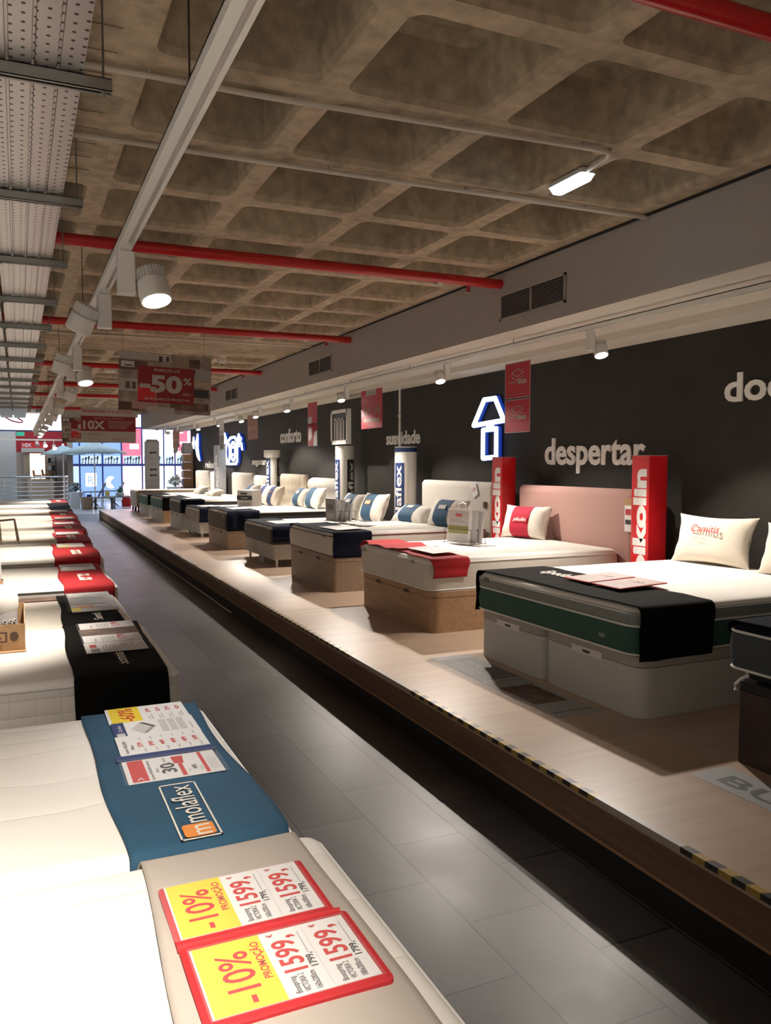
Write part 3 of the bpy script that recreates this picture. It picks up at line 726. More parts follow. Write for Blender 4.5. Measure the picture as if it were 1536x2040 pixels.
# ================================================================== BEDS
def mattress(label, x0, x1, y0, y1, z0, z1, top='white_cloth', bands=((1.0, 'cream_side'),), piping=(), pm='piping', r=.09, er=.035, puff=None, tag=None, cat='mattress', group=None, tufts=0):
    """bands: (upper fraction, material) from the bottom up; piping: height fractions"""
    t = thing('mattress', label, cat, ((x0 + x1) / 2, (y0 + y1) / 2, z0), group)
    H = z1 - z0; lo = 0.0
    for bi, (hi, m) in enumerate(bands):
        b = MB(); rings = []
        last = bi == len(bands) - 1
        for k in range(5):
            fz = lo + (hi - lo) * k / 4
            zz = z0 + fz * (H - (er if last else 0) * 0) 
            if last and k == 4: zz = z1 - er
            e = -.010 * math.sin(PI * k / 4)
            rings.append(rrect(x0 + e, x1 - e, y0 + e, y1 - e, r, zz, 6, dens=10))
        if bi == 0: rings.insert(0, rrect(x0 + .02, x1 - .02, y0 + .02, y1 - .02, r - .01, z0 - .0, 6, dens=10))
        b.loft(rings, m, bi == 0, False); b.build('border' if last else 'side_panel', t)
        lo = hi
    b = MB(); rings = []
    f = puff
    for k in range(6):
        a = PI / 2 * k / 5; ins = er * (1 - math.cos(a)); zz = z1 - er + er * math.sin(a)
        rings.append(rrect(x0 + ins, x1 - ins, y0 + ins, y1 - ins, r, zz, 6, dens=10))
    mn = min(x1 - x0, y1 - y0) / 2; K = 26
    for k in range(1, K):
        ins = er + (mn - er - .01) * k / K
        rings.append(rrect(x0 + ins, x1 - ins, y0 + ins, y1 - ins, max(r - ins * .5, .004), z1, 6, dens=10, f=f))
    b.loft(rings, top, False, True); b.build('top_panel', t)
    for fr in piping:
        zz = z0 + fr * H if fr < .97 else z1 - er * .9
        if fr <= .001: zz = z0 + .008
        b = MB(); b.tube(rrect(x0 - .004, x1 + .004, y0 - .004, y1 + .004, r, zz, 6), .006, pm, 6, closed=True); b.build('piping', t)
    if tag:
        for (ty, tz, tw, th, tm) in tag:
            b = MB(); b.box(x0 - .013, x0 - .009, ty - tw / 2, ty + tw / 2, z0 + tz, z0 + tz + th, tm); b.build('sewn_label', t, smooth=0)
    return t

def base(label, x0, x1, y0, y1, z0, z1, m, split=0, lid=.05, lm=None, feet=None, handles='notch', r=.07, group=None, sidem=None):
    t = thing('storage_bed', label, 'bed', ((x0 + x1) / 2, (y0 + y1) / 2, z0), group)
    parts = [(y0, y1)] if not split else [(y0, split - .003), (split + .003, y1)]
    for (a, c) in parts:
        b = MB(); top = z1 - lid
        b.loft([rrect(x0, x1, a, c, r, z0), rrect(x0, x1, a, c, r, top)], m); b.build('body', t)
        if lid:
            b = MB(); b.loft([rrect(x0 - .002, x1, a, c, r, top + .004), rrect(x0 - .002, x1, a, c, r, z1 - .006), rrect(x0 + .006, x1 - .006, a + .006, c - .006, r, z1)], lm or m); b.build('lid', t)
        if handles:
            w_ = c - a
            hs = [a + w_ * .5] if (split or handles == 'tab') else [a + w_ * .32, a + w_ * .72]
            for hy in hs:
                b = MB()
                if handles == 'tab':
                    b.box(x0 - .008, x0, hy - .13, hy + .13, top - .012, top + .028, 'white_paint'); b.box(x0 - .0095, x0 - .008, hy - .03, hy + .03, top, top + .014, 'black_ink')
                else:
                    b.box(x0 - .006, x0, hy - .045, hy + .045, top - .012, top + .022, 'fascia'); b.box(x0 - .007, x0 - .005, hy - .035, hy + .035, top - .004, top + .012, 'black')
                b.build('handle', t, smooth=0)
    if feet:
        fh, fr, fm = feet
        for (a, c) in parts:
            for fy in (a + .06, c - .06):
                for fx in (x0 + .06, x1 - .08):
                    b = MB(); b.cyl((fx, fy, z0 - fh), (fx, fy, z0), fr, fm, n=12); b.build('leg', t)
    return t

def cloth(label, xa, xb, y0, y1, zt, m, near=.2, far=.15, cr=.04, wob=.008, th=.004, cat='bed runner', seed=1, foot=0.0, logo=None, zfun=None, group=None, name='bed_runner', skewL=0.0, skewR=0.0):
    """cloth laid across a mattress: over the top and down both sides"""
    rnd = random.Random(seed); NX = 26; e = .007; es = .021
    prof = []   # (y, z, drop?)
    def arc(cy, cz, a0, a1, n=5):
        for i in range(n + 1):
            a = a0 + (a1 - a0) * i / n; prof.append((cy + cr * math.cos(a), cz + cr * math.sin(a)))
    if near > 0:
        for i in range(8): prof.append((y0 - es - .004 * math.sin(i), zt + e - cr - near + near * i / 8))
        arc(y0 - es + cr, zt + e - cr, PI, PI / 2)
    else: prof.append((y0 + .02, zt + e))
    nt_ = 26
    for i in range(1, nt_): prof.append((y0 + cr + (y1 - y0 - 2 * cr) * i / nt_, zt + e))
    if far > 0:
        arc(y1 + es - cr, zt + e - cr, PI / 2, 0)
        for i in range(1, 9): prof.append((y1 + es + .004 * math.sin(i), zt + e - cr - far * i / 8))
    else: prof.append((y1 - .02, zt + e))
    ph = [rnd.uniform(0, 6) for _ in range(8)]
    vs = []; n = len(prof)
    for i in range(NX + 1):
        fx = i / NX
        for j, (yy, zz) in enumerate(prof):
            s_ = j / (n - 1)
            xl = xa + wob * math.sin(s_ * 7 + ph[0]) + wob * .6 * math.sin(s_ * 17 + ph[1]) + skewL * (s_ - .5)
            xr = xb + wob * math.sin(s_ * 6 + ph[2]) + wob * .6 * math.sin(s_ * 15 + ph[3]) + skewR * (s_ - .5)
            x = xl + (xr - xl) * fx
            wr = .0035 * (1 + math.sin(9 * x + 5 * yy + ph[4])) * (.6 + .4 * math.sin(21 * yy + ph[5]))
            dz = 0; dy = 0
            if zz > zt: dz = abs(wr) * .8 + (zfun(x, yy) if zfun else 0)
            else: dy = (-1 if yy < (y0 + y1) / 2 else 1) * abs(wr) * 2.4 * (1 + math.sin(26 * x + ph[6])) * min(1, (zt - zz) / .1)
            vs.append((x, yy + dy, zz + dz))
    fs = [(i * n + j, (i + 1) * n + j, (i + 1) * n + j + 1, i * n + j + 1) for i in range(NX) for j in range(n - 1)]
    b = MB(); b.add(vs, fs, m)
    o = b.build(name, None, label, cat, group, smooth=60)
    s = o.modifiers.new('thickness', 'SOLIDIFY'); s.thickness = th; s.offset = 0
    if logo: logo(o)
    return o

class Sheet:
    """a flat printed thing: s runs along u, t along v"""
    def __init__(s, O, u, v): s.O, s.u, s.v = Vector(O), Vector(u).normalized(), Vector(v).normalized(); s.n = s.u.cross(s.v); s.b = MB(); s.k = 0
    def P(s, a, c, l=0.0): return s.O + s.u * a + s.v * c + s.n * l
    def slabp(s, a0, c0, a1, c1, th, m, l=0.0):
        b = s.b; lo = [s.P(a0, c0, l), s.P(a1, c0, l), s.P(a1, c1, l), s.P(a0, c1, l)]; hi = [s.P(a0, c0, l + th), s.P(a1, c0, l + th), s.P(a1, c1, l + th), s.P(a0, c1, l + th)]
        b.add(lo + hi, [(0, 3, 2, 1), (4, 5, 6, 7), (0, 1, 5, 4), (1, 2, 6, 5), (2, 3, 7, 6), (3, 0, 4, 7)], m); return s
    def rect(s, a0, c0, a1, c1, m, l): s.b.face([s.P(a0, c0, l), s.P(a1, c0, l), s.P(a1, c1, l), s.P(a0, c1, l)], m); return s
    def txt(s, body, a, c, h, m, l, bold=0.0, width=None, maxw=None, center=False, depth=0.0):
        s.b.text(body, s.P(a, c, l), s.u, s.v, h, m, bold, width, 0, depth, center, maxw); return s
    def poly(s, pts, m, l): s.b.face([s.P(a, c, l) for a, c in pts], m); return s

def price(xb_, y0_, z, kind, w_=.21, h_=.297, u=(0, 1, 0), v=(-1, 0, 0)):
    """one price sheet; returns Sheet with origin at its lower left as read"""
    S = Sheet((xb_, y0_, z), u, v); S.slabp(0, 0, w_, h_, .0012, 'paper'); L1 = .0016; L2 = .002
    if kind == '1599':
        S.rect(.0, .185, w_, h_ - .004, 'yellow', L1)
        S.txt('-10%', .016, .222, .062, 'red_ink', L2, .012, width=.165); S.txt('PROMOÇÃO', .075, .193, .016, 'red_ink', L2, .02, width=.125)
        for (o_) in (.098, .006):
            S.txt('1599,', .074, o_ + .026, .046, 'red_ink', L2, .02, width=.122); S.txt('€', .200, o_ + .060, .012, 'red_ink', L2, .02)
            S.txt('Boxspring', .008, o_ + .058, .0125, 'black_ink', L2, .005, width=.052); S.txt('VICTORIA 2', .008, o_ + .040, .0125, 'black_ink', L2, .005, width=.056)
            S.txt('160x200cm' if o_ > .05 else '180x200cm', .008, o_ + .018, .0125, 'black_ink', L2, .005, width=.056); S.txt('1799,', .075, o_ + .004, .015, 'black_ink', L2, .02, width=.045)
            S.txt('no desconto direto em caixa', .12, o_ + .008, .004, 'grey_ink', L2, width=.08)
        S.rect(.005, .094, w_ - .01, .0945, 'grey_ink', L2)
    elif kind == '30':
        S.rect(.01, .235, .20, .285, 'red_ink', L1); S.txt('>', .02, .245, .03, 'paper', L2, .01)
        S.txt('Somier MOLDEN solteiro', .012, .218, .010, 'black_ink', L2, width=.17); S.txt('Basico', .07, .198, .009, 'black_ink', L2, width=.035)
        S.txt('30', .05, .145, .044, 'black_ink', L2, .025, width=.085); S.txt('€', .132, .150, .012, 'black_ink', L2); S.txt('/mês', .15, .165, .012, 'grey_ink', L2, width=.04)
        S.rect(.01, .118, .12, .132, 'red_ink', L1); S.poly([(.12, .112), (.19, .106), (.19, .145), (.125, .142)], 'red_ink', L1)
        S.txt('PVP', .04, .100, .007, 'grey_ink', L2); S.txt('449,', .05, .078, .016, 'black_ink', L2, .01, width=.045); S.txt('TAEG 0%', .03, .062, .008, 'grey_ink', L2)
        S.rect(.01, .045, .20, .057, 'red_ink', L1)
        for i in range(6): S.rect(.03, .010 + i * .005, .15 - .01 * (i % 3), .0118 + i * .005, 'lgrey_ink', L1)
    elif kind == 'list':
        S.txt('Somier MOLDEN', .015, .27, .012, 'black_ink', L2, width=.13); S.txt('Básico', .05, .25, .011, 'black_ink', L2, width=.045)
        for i, p in enumerate(('379', '399', '449', '449', '499', '549')):
            c = .218 - i * .038; S.txt(p, .065, c, .017, 'red_ink', L2, .014, width=.05); S.txt('90x190', .012, c - .006, .007, 'grey_ink', L2, width=.035); S.txt('antes', .14, c, .007, 'grey_ink', L2, width=.03)
    elif kind == 'photo':
        S.rect(0, .255, w_, h_, 'blue_ink', L1); S.txt('Colchão', .09, .268, .013, 'paper', L2, width=.08); S.rect(.01, .262, .075, .29, 'lgrey_ink', L2)
        S.poly([(.05, .20), (.11, .235), (.18, .20), (.12, .16)], 'lgrey_ink', L1); S.poly([(.05, .20), (.12, .16), (.12, .145), (.05, .185)], 'grey_ink', L1); S.poly([(.12, .16), (.18, .20), (.18, .185), (.12, .145)], 'black_ink', L1)
        for i in range(3): S.rect(.02, .04 + i * .032, .19, .066 + i * .032, 'lgrey_ink', L1)
        S.rect(.03, .02, .12, .023, 'grey_ink', L1)
    elif kind == '60':
        S.rect(0, .175, w_, h_ - .012, 'yellow', L1); S.txt('-60%', .02, .20, .055, 'red_ink', L2, .01, width=.17)
        for i in range(4):
            c = .135 - i * .038; S.txt(('299', '329', '379', '429')[i], .11, c, .016, 'red_ink', L2, .01, width=.05); S.rect(.012, c, .08, c + .003, 'grey_ink', L1); S.rect(.012, c + .01, .06, c + .013, 'grey_ink', L1)
    elif kind == 'small':
        S.txt('179', .05, .08, .045, 'red_ink', L2, .02, width=.13); S.txt('Somnis', .02, .24, .014, 'black_ink', L2, width=.08)
        for i in range(5): S.rect(.02, .15 + i * .014, .14, .154 + i * .014, 'grey_ink', L1)
    elif kind == 'text':
        S.rect(.01, .24, .10, .285, 'photo_grey', L1); S.rect(.12, .25, .2, .285, 'crimson_ink', L1)
        for i in range(14): S.rect(.012, .015 + i * .0155, .19 - .03 * (i % 3), .0195 + i * .0155, 'grey_ink', L1)
    return S

# ---------------------------------------------------------------- platform beds (foot towards the aisle)
HX = 4.70
def tri(label_m, label_b): return label_m, label_b
# nearest, cut by the right frame edge
t = mattress('dark slate mattress with white piping cut by the right frame edge', 2.82, HX, 1.05, 2.60, .705, .905, 'navy_cloth', ((1, 'slate'),), (0.0, .99), r=.06)
base('dark wenge bed base at the right frame edge', 2.85, HX, 1.07, 2.57, PZ, .66, 'wenge', lid=.05, lm='black', handles='', r=.03)
b = MB(); b.box(2.90, HX, 1.1, 2.55, .66, .705, 'black'); b.build('dark_gap_filler', label='black filler for the shaded gap between the dark mattress and wenge base', cat='gap filler')  # dark box added for the shade between base and mattress
b = MB(); b.tube([(2.86, 2.53, .705), (2.835, 2.50, .69), (2.815, 2.52, .67), (2.82, 2.55, .64), (2.815, 2.545, .615)], .007, 'piping', 6); b.build('strap', label='white strap hanging at the corner of the dark mattress', cat='strap')
cloth('navy runner covering the foot of the dark slate mattress', 2.835, 3.6, 1.05, 2.60, .905, 'navy_cloth', near=.15, far=.015, seed=3)

# green mattress bed
def puff1(x, y):
    return .008 * abs(math.sin((x - 2.83) * PI / .42)) ** .5 * (abs(math.sin((y - 3.17) * PI / .4)) ** .5) 
mattress('thick green and grey mattress with white piping and tufted white top', 2.83, HX, 3.19, 4.77, .612, .862, 'white_cloth', ((.62, 'teal'), (1.0, 'grey_band')), (0.0, .62, .99), r=.09, puff=puff1,
         tag=[(3.44, .06, .05, .022, 'grey_band'), (4.62, .20, .06, .025, 'decal_dark')])
base('pale grey twin storage base under the green mattress', 2.85, HX, 3.18, 4.76, PZ, .612, 'pale_grey', split=4.02, lid=.062, lm='lid_grey', handles='tab', r=.085)
def lg1(o):
    b = MB(); b.text('Epeda', (3.14, 4.47, .8775), (0, -1, 0), (1, .12, 0), .12, 'embroid', .01, width=.26); b.build('embroidered_name', o, smooth=0)
cloth('black runner embroidered Epeda across the foot of the green mattress', 2.845, 3.36, 3.19, 4.77, .862, 'black_cloth', near=.235, far=.235, seed=5, logo=lg1, skewL=0.0, skewR=.05)
t = thing('price_folder', 'open dark red price folder on the black Epeda runner', 'price folder', (3.2, 3.85, .885))
S = Sheet((3.07, 4.12, .886), (0, -1, .0), (1, .03, .03)); S.slabp(0, 0, .25, .36, .006, 'crimson_ink'); S.slabp(.27, 0, .52, .36, .006, 'crimson_ink'); S.b.build('cover', t, smooth=0)
for o_, nm in ((.01, '149'), (.28, '120')):
    S2 = Sheet(S.P(o_, .012, .0062), S.u, S.v); S2.slabp(0, 0, .23, .335, .001, 'paper_pink')
    S2.txt(nm, .07, .20, .04, 'black_ink', .0014, .01, width=.11)
    for i in range(8): S2.rect(.02, .02 + i * .02, .2 - .03 * (i % 3), .025 + i * .02, 'grey_ink', .0013)
    S2.b.build('price_sheet', t, smooth=0)

# cream mattress with red runner
mattress('cream mattress on an oak base with crumpled red runner', 2.84, HX - .02, 5.48, 6.88, .615, .862, 'stripe', ((1, 'cream_side'),), (0.0, .99), r=.10, puff=lambda x, y: .004 * abs(math.sin(y * PI / .3)),
         tag=[(6.76, .19, .10, .045, 'grey_ink'), (6.13, .05, .06, .05, 'lgrey_ink'), (5.76, .19, .04, .025, 'grey_ink')])
base('oak storage base under the cream mattress with red runner', 2.86, HX - .02, 5.47, 6.88, PZ, .615, 'oak', lid=.055, r=.075)
cloth('crumpled red runner near the middle of the cream mattress foot', 2.85, 3.18, 5.48, 6.12, .862, 'red_cloth', near=.11, far=0, seed=8, wob=.014, skewR=.06)
cloth('folded red runner over the far half of the cream mattress', 2.845, 3.22, 6.05, 6.88, .868, 'red_cloth', near=0, far=.02, seed=11, wob=.02, zfun=lambda x, y: .012 * math.sin(y * 9) ** 2, skewR=-.05)
S = Sheet((2.93, 6.05, .893), (0, -1, .0), (1, .15, .02)); S.slabp(0, 0, .46, .24, .002, 'paper')
for i in range(10): S.rect(.03, .02 + i * .02, .2 - .03 * (i % 3), .026 + i * .02, 'grey_ink', .0026); S.rect(.25, .02 + i * .02, .42 - .03 * (i % 2), .026 + i * .02, 'lgrey_ink', .0026)
S.b.build('price_sheet', None, 'white price leaflet lying on the crumpled red runner', 'price leaflet', smooth=0)
# wire stand with a packaged pillow protector
def pack_stand(label, c, ang, packs, style):
    t = thing('pack_stand', label, 'product stand', c)
    ca, sa = math.cos(ang), math.sin(ang); U = Vector((ca, sa, 0)); V = Vector((-sa, ca, 0)); C0 = Vector(c)
    b = MB(); W_ = .17
    for k in (0, .09, .18) if packs > 1 else (0, .13):
        o_ = C0 + V * (k - .06)
        b.tube([o_ - U * W_ + Vector((0, 0, .004)), o_ - U * W_ + Vector((0, 0, .13)), o_ + U * W_ + Vector((0, 0, .13)), o_ + U * W_ + Vector((0, 0, .004))], .003, 'dark_steel', 6)
    for sgn in (-1, 1): b.tube([C0 + U * W_ * sgn - V * .09 + Vector((0, 0, .004)), C0 + U * W_ * sgn + V * .14 + Vector((0, 0, .004))], .003, 'dark_steel', 6)
    b.build('wire_stand', t)
    return t, C0, U, V
t, C0, U, V = pack_stand('wire stand on the cream mattress holding bagged covers', (3.66, 6.42, .870), math.radians(-75), 2, 0)
for k in range(3):
    S = Sheet(C0 + V * (-.05 + k * .05) - U * (.15 - k * .02) + Vector((0, 0, .008)), U, Vector((0, 0, 1)) + V * (.06 + .05 * k)); hh = .31 - .012 * k
    S.slabp(0, 0, .28, hh, .03, 'paper' if k == 0 else 'lgrey_ink', l=-.03)
    if k == 0:
        S.rect(.012, .012, .268, hh - .02, 'lgrey_ink', .001); S.rect(.012, .085, .268, .155, mat('olive print', (.30, .30, .10), .5), .0016); S.rect(.10, .235, .18, .262, 'red_ink', .0016)
        S.txt('pikolin', .105, .241, .012, 'paper', .002, .005, width=.07)
        for i in range(3): S.rect(.03, .185 + i * .014, .24 - .03 * i, .189 + i * .014, 'grey_ink', .0016)
    S.b.build('bagged_cover', None, ['bagged white cover with green stripe, front one in the wire stand', 'white bagged cover behind the green striped one', 'rearmost white bagged cover in the wire stand'][k], 'bagged cover', 'bagged covers in the wire stand', smooth=0)
b = MB(); hp = C0 + Vector((0, 0, .315)); b.tube([hp - U * .05, hp - U * .045 + Vector((0, 0, .04)), hp + Vector((0, 0, .055)), hp + U * .045 + Vector((0, 0, .04)), hp + U * .05], .007, 'white_paint', 8)
b.build('carry_handle', t)

# cream mattress with navy runner
mattress('cream sided mattress with wavy quilted top under a navy runner', 2.85, HX - .02, 7.66, 9.04, .650, .890, 'wave', ((1, 'cream_side'),), (0.0, .99), pm='maroon', r=.07, puff=lambda x, y: .004 * abs(math.sin(y * PI / .17)),
         tag=[(7.85, .19, .07, .03, 'decal_dark')])
base('grey oak storage base under the navy runner bed', 2.87, HX - .02, 7.64, 9.06, PZ, .650, 'oak_grey', lid=.055, r=.04)
cloth('navy runner hanging long over the near side of the cream mattress', 2.86, 3.30, 7.66, 9.04, .890, 'navy_cloth', near=.22, far=.16, seed=13, wob=.014)
def leaflet(x, y, z, du, label, dx=.3, dy=.42, tilt=.02):
    S = Sheet((x, y, z), (du, -1, 0), (1, du, tilt)); S.slabp(0, 0, dy, dx, .002, 'paper_grey')
    S.rect(.02, .02, dy * .46, dx - .02, 'lgrey_ink', .0026); S.rect(dy * .52, .03, dy - .02, dx - .02, 'paper', .0026)
    for i in range(7): S.rect(.03, .03 + i * .03, dy * .4 - .02 * (i % 3), .036 + i * .03, 'grey_ink', .003); S.rect(dy * .56, .04 + i * .03, dy * .9 - .02 * (i % 2), .044 + i * .03, 'grey_ink', .003)
    return S.b.build('price_leaflet', None, label, 'price leaflet', 'leaflets on the wall side beds', smooth=0)
leaflet(2.95, 8.30, .908, .05, 'leaflet in plastic sleeve on the navy runner nearest the red runner', .30, .5)
t, C0, U, V = pack_stand('wire stand of grey bagged products on the navy runner', (3.45, 9.0, .905), math.radians(-75), 3, 1)
for k in range(4):
    b = MB(); S = Sheet(C0 + V * (-.06 + k * .055) - U * (.13 - .01 * k) + Vector((0, 0, .006)), U, Vector((0, 0, 1)) + V * (.1 if k % 2 else -.05))
    S.slabp(0, 0, .20 + .02 * (k % 2), .27 - .02 * k, .028, ['lgrey_ink', 'paper_grey', 'grey_ink', 'lgrey_ink'][k]); S.rect(.02, .03, .17, .10, 'paper', .0285); S.rect(.03, .14, .15, .2, 'grey_ink', .0285)
    S.b.build('bagged_product', None, ['first', 'second', 'third', 'last'][k] + ' grey bagged product in the wire stand on navy runner', 'bagged product', 'grey bagged products', smooth=0)
b = MB(); 
for k in range(5): b.obox((3.52 - .02 * k, 8.35 + .17 * k, .905 + .002 * k), (.07, .03, 0), (-.03, .09, 0), (0, 0, .003), ['lgrey_ink', 'paper_grey'][k % 2])
b.build('loose_leaflets', label='loose grey leaflets scattered before the grey bagged products', cat='leaflets', smooth=0, kind='stuff')

# twin-legged beds further on
mattress('dark grey mattress on a twin legged base with navy runner', 2.87, HX, 9.80, 11.2, .575, .800, 'wave', ((1, 'charcoal'),), (.99,), pm='piping_grey', r=.08, tag=[(10.45, .1, .04, .01, 'grey_ink'), (9.95, .17, .05, .03, 'lid_grey')])
base('greige twin base on small round feet', 2.88, HX, 9.79, 11.19, .385, .575, 'lid_grey', split=10.55, lid=0, feet=(.095, .016, 'piping'), handles='', r=.03)
cloth('navy runner on the dark mattress with legged twin base', 2.875, 3.35, 9.80, 11.2, .800, 'navy_cloth', near=.16, far=.15, seed=17)
leaflet(3.02, 10.6, .816, .0, 'leaflet on the navy runner of the legged dark bed', .32, .5)

mattress('dark grey mattress on a light oak base with navy runner', 2.83, HX, 12.08, 13.42, .585, .865, 'white_cloth', ((1, 'charcoal'),), (.99,), pm='piping_grey', r=.08, tag=[(12.22, .19, .06, .03, 'piping_grey')])
base('light oak base under the dark grey mattress in mid row', 2.84, HX, 12.08, 13.42, PZ, .585, 'oak_pale', lid=.05, r=.04)
cloth('black runner on the dark mattress above the light oak base', 2.84, 3.35, 12.08, 13.42, .865, 'navy_cloth', near=.26, far=.2, seed=19)
leaflet(3.0, 12.9, .882, .0, 'leaflet on the runner above the light oak base', .32, .5)

mattress('light cream mattress on a white base with castors', 2.86, HX, 14.30, 15.55, .555, .790, 'white_cloth', ((1, 'lid_grey'),), (), r=.06, tag=[(14.6, .11, .07, .03, 'black_ink')])
base('whitish twin base on castors under the cream mattress', 2.87, HX, 14.30, 15.55, .36, .555, 'pale_grey', split=15.1, lid=0, feet=(.07, .022, 'piping'), handles='', r=.03)
cloth('black runner on the light cream mattress with castored base', 2.865, 3.35, 14.30, 15.55, .790, 'navy_cloth', near=.2, far=.15, seed=23)
leaflet(3.0, 15.2, .806, .0, 'leaflet on the runner of the castored base bed', .3, .5)

mattress('dark blue grey mattress with white piping on white base', 2.83, HX, 15.88, 17.15, .625, .875, 'white_cloth', ((1, 'charcoal'),), (.99,), r=.08, tag=[(15.95, .17, .05, .03, 'piping_grey')])
base('tall white storage base fifth from the far platform end', 2.84, HX, 15.88, 17.15, PZ, .625, 'pale_grey', lid=.05, r=.04)
cloth('black runner on the blue grey mattress above the tall white base', 2.84, 3.3, 15.88, 17.15, .875, 'navy_cloth', near=.2, far=.15, seed=29)
leaflet(3.0, 16.6, .892, .0, 'leaflet on the runner of the tall white base', .3, .5)

mattress('teal sided mattress with long black runner, nearer of two', 2.82, HX, 18.1, 19.7, .612, .835, 'white_cloth', ((1, 'teal_light'),), (.99,), r=.06)
base('white base with oak side under the nearer teal mattress', 2.83, HX, 18.11, 19.7, PZ, .60, 'pale_grey', lid=.05, r=.02)
b = MB(); b.box(2.86, HX, 18.09, 18.105, PZ, .6, 'oak'); b.build('side_panel', label='light oak side panel of the bed with nearer teal mattress', cat='side panel', smooth=0)
cloth('long black runner over the nearer teal mattress', 2.83, 3.45, 18.1, 19.7, .835, 'black_cloth', near=.24, far=.2, seed=31)
leaflet(3.0, 19.2, .852, .0, 'leaflet on the black runner of the nearer teal mattress', .3, .5)
mattress('teal sided mattress with black runner, farther of two', 2.84, HX, 20.35, 21.9, .572, .815, 'white_cloth', ((1, 'teal_light'),), (.99,), r=.06)
base('white base with grey side under the farther teal mattress', 2.85, HX, 20.36, 21.9, PZ, .572, 'pale_grey', lid=.05, r=.02)
cloth('black runner over the farther teal mattress', 2.85, 3.4, 20.35, 21.9, .815, 'black_cloth', near=.2, far=.2, seed=37)
mattress('white mattress on a white legged base at the platform end', 2.82, HX, 22.25, 23.5, .645, .865, 'white_cloth', ((1, 'pale_grey'),), (), r=.04)
base('white upholstered base on dark legs at the platform end', 2.82, HX, 22.25, 23.5, .43, .645, 'pale_grey', split=22.9, lid=0, feet=(.14, .022, 'black'), handles='', r=.03)
b = MB(); b.box(2.86, HX, 22.21, 22.24, .43, .87, 'oak_grey'); b.build('side_panel', label='grey wood side panel of the last bed', cat='side panel', smooth=0)

# ---------------------------------------------------------------- headboards
def headboard(label, y0, y1, z1, m, style='plain', z0=.3, x=None, r=.05, th=.09):
    x = HX + .0 if x is None else x
    t = thing('headboard', label, 'headboard', (x, (y0 + y1) / 2, PZ))
    nY, nZ = 44, 30; vs = []; ym = (y0 + y1) / 2
    def front(yy, zz):
        ey = min(yy - y0, y1 - yy); ez = z1 - zz; d = 0
        if ey < .03: d += .03 - math.sqrt(max(0, .03 ** 2 - (.03 - ey) ** 2))
        if ez < .03: d += .03 - math.sqrt(max(0, .03 ** 2 - (.03 - ez) ** 2))
        if style == 'tufted':
            u = (yy - y0) / .22; v = (zz - .5) / .17
            d += .018 * (1 - abs(math.sin(PI * u)) ** .35) * .7 + .016 * (1 - abs(math.sin(PI * v)) ** .35)
        if style == 'roll':
            d += -.05 * math.exp(-((ez - .12) / .10) ** 2)
        if style == 'curved': d += -.03 + .12 * (abs(yy - ym) / ((y1 - y0) / 2)) ** 3
        return x + d
    for i in range(nY + 1):
        yy = y0 + (y1 - y0) * i / nY
        for j in range(nZ + 1):
            zz = z0 + (z1 - z0) * j / nZ
            # rounded upper corners
            ey = min(yy - y0, y1 - yy); zc = zz
            if ey < r: zc = min(zz, z1 - r + math.sqrt(max(0, r * r - (r - ey) ** 2)))
            vs.append((front(yy, zz), yy, zc))
    n = nZ + 1
    b = MB(); b.add(vs, [(i * n + j, i * n + j + 1, (i + 1) * n + j + 1, (i + 1) * n + j) for i in range(nY) for j in range(nZ)], m)
    # back and rim
    rim = [i * n for i in range(nY + 1)] ; top = [i * n + nZ for i in range(nY + 1)]
    loop = [k for k in range(n)] + [i * n + nZ for i in range(1, nY + 1)] + [nY * n + j for j in range(nZ - 1, -1, -1)]
    fr = [vs[k] for k in loop]; bk = [(max(x + th, WX - .02) if style == 'curved' else x + th, p[1], p[2]) for p in fr]
    b.loft([fr, bk], m, False, True, closed=False)
    b.build('panel', t, smooth=50)
    return t
headboard('wide dusty pink headboard behind the red sleeved pillow', 5.34, 7.10, 1.375, 'pink', r=.03)
headboard('plain white headboard beside the second red pillar', 7.58, 9.32, 1.385, 'head_white', r=.06)
headboard('white rolled-top headboard left of the tall emblem pillar', 12.3, 13.7, 1.34, 'head_white', 'roll', r=.10)
headboard('beige button tufted headboard right of the slim capped pillar', 14.0, 15.52, 1.385, 'head_beige', 'tufted', r=.03)
headboard('small cream headboard left of the slim capped pillar', 16.45, 17.45, 1.33, 'head_white', r=.06)
headboard('wide cream headboard with curved front under the neon outline sign', 17.85, 19.8, 1.37, 'head_white', 'curved', r=.04, x=HX + .005, th=.0)
headboard('narrow cream headboard edge left of the grey pillar', 20.8, 21.9, 1.37, 'head_white', r=.05)
headboard('pale headboard of the last bed under the moon sign', 22.1, 23.9, 1.385, 'head_white', r=.08)
t = thing('price_sign', 'small price notes on the right edge of the pink headboard', 'price note', (4.69, 5.42, 1.0))
S = Sheet((4.685, 5.445, 1.02), (0, -1, 0), (0, 0, 1)); S.slabp(0, 0, .09, .28, .003, 'paper'); S.rect(0, .22, .09, .28, 'kraft', .004); S.rect(.01, .14, .08, .19, 'crimson_ink', .004); S.rect(.01, .06, .08, .10, 'black_ink', .004); S.b.build('note', t, smooth=0)
t = thing('price_sign', 'small tilted price note on the plain white headboard', 'price note', (4.69, 7.85, 1.2))
S = Sheet((4.69, 7.98, 1.20), (0, -1, .45), (0, .45, 1)); S.slabp(0, 0, .12, .16, .003, 'paper'); S.txt('10x', .012, .06, .05, 'crimson_ink', .004, width=.09); S.b.build('note', t, smooth=0)
b = MB(); b.box(4.685, 4.695, 7.70, 7.76, 1.10, 1.17, 'kraft_dark'); b.build('name_tag', label='tiny dark tag on the plain white headboard', cat='tag', smooth=0)

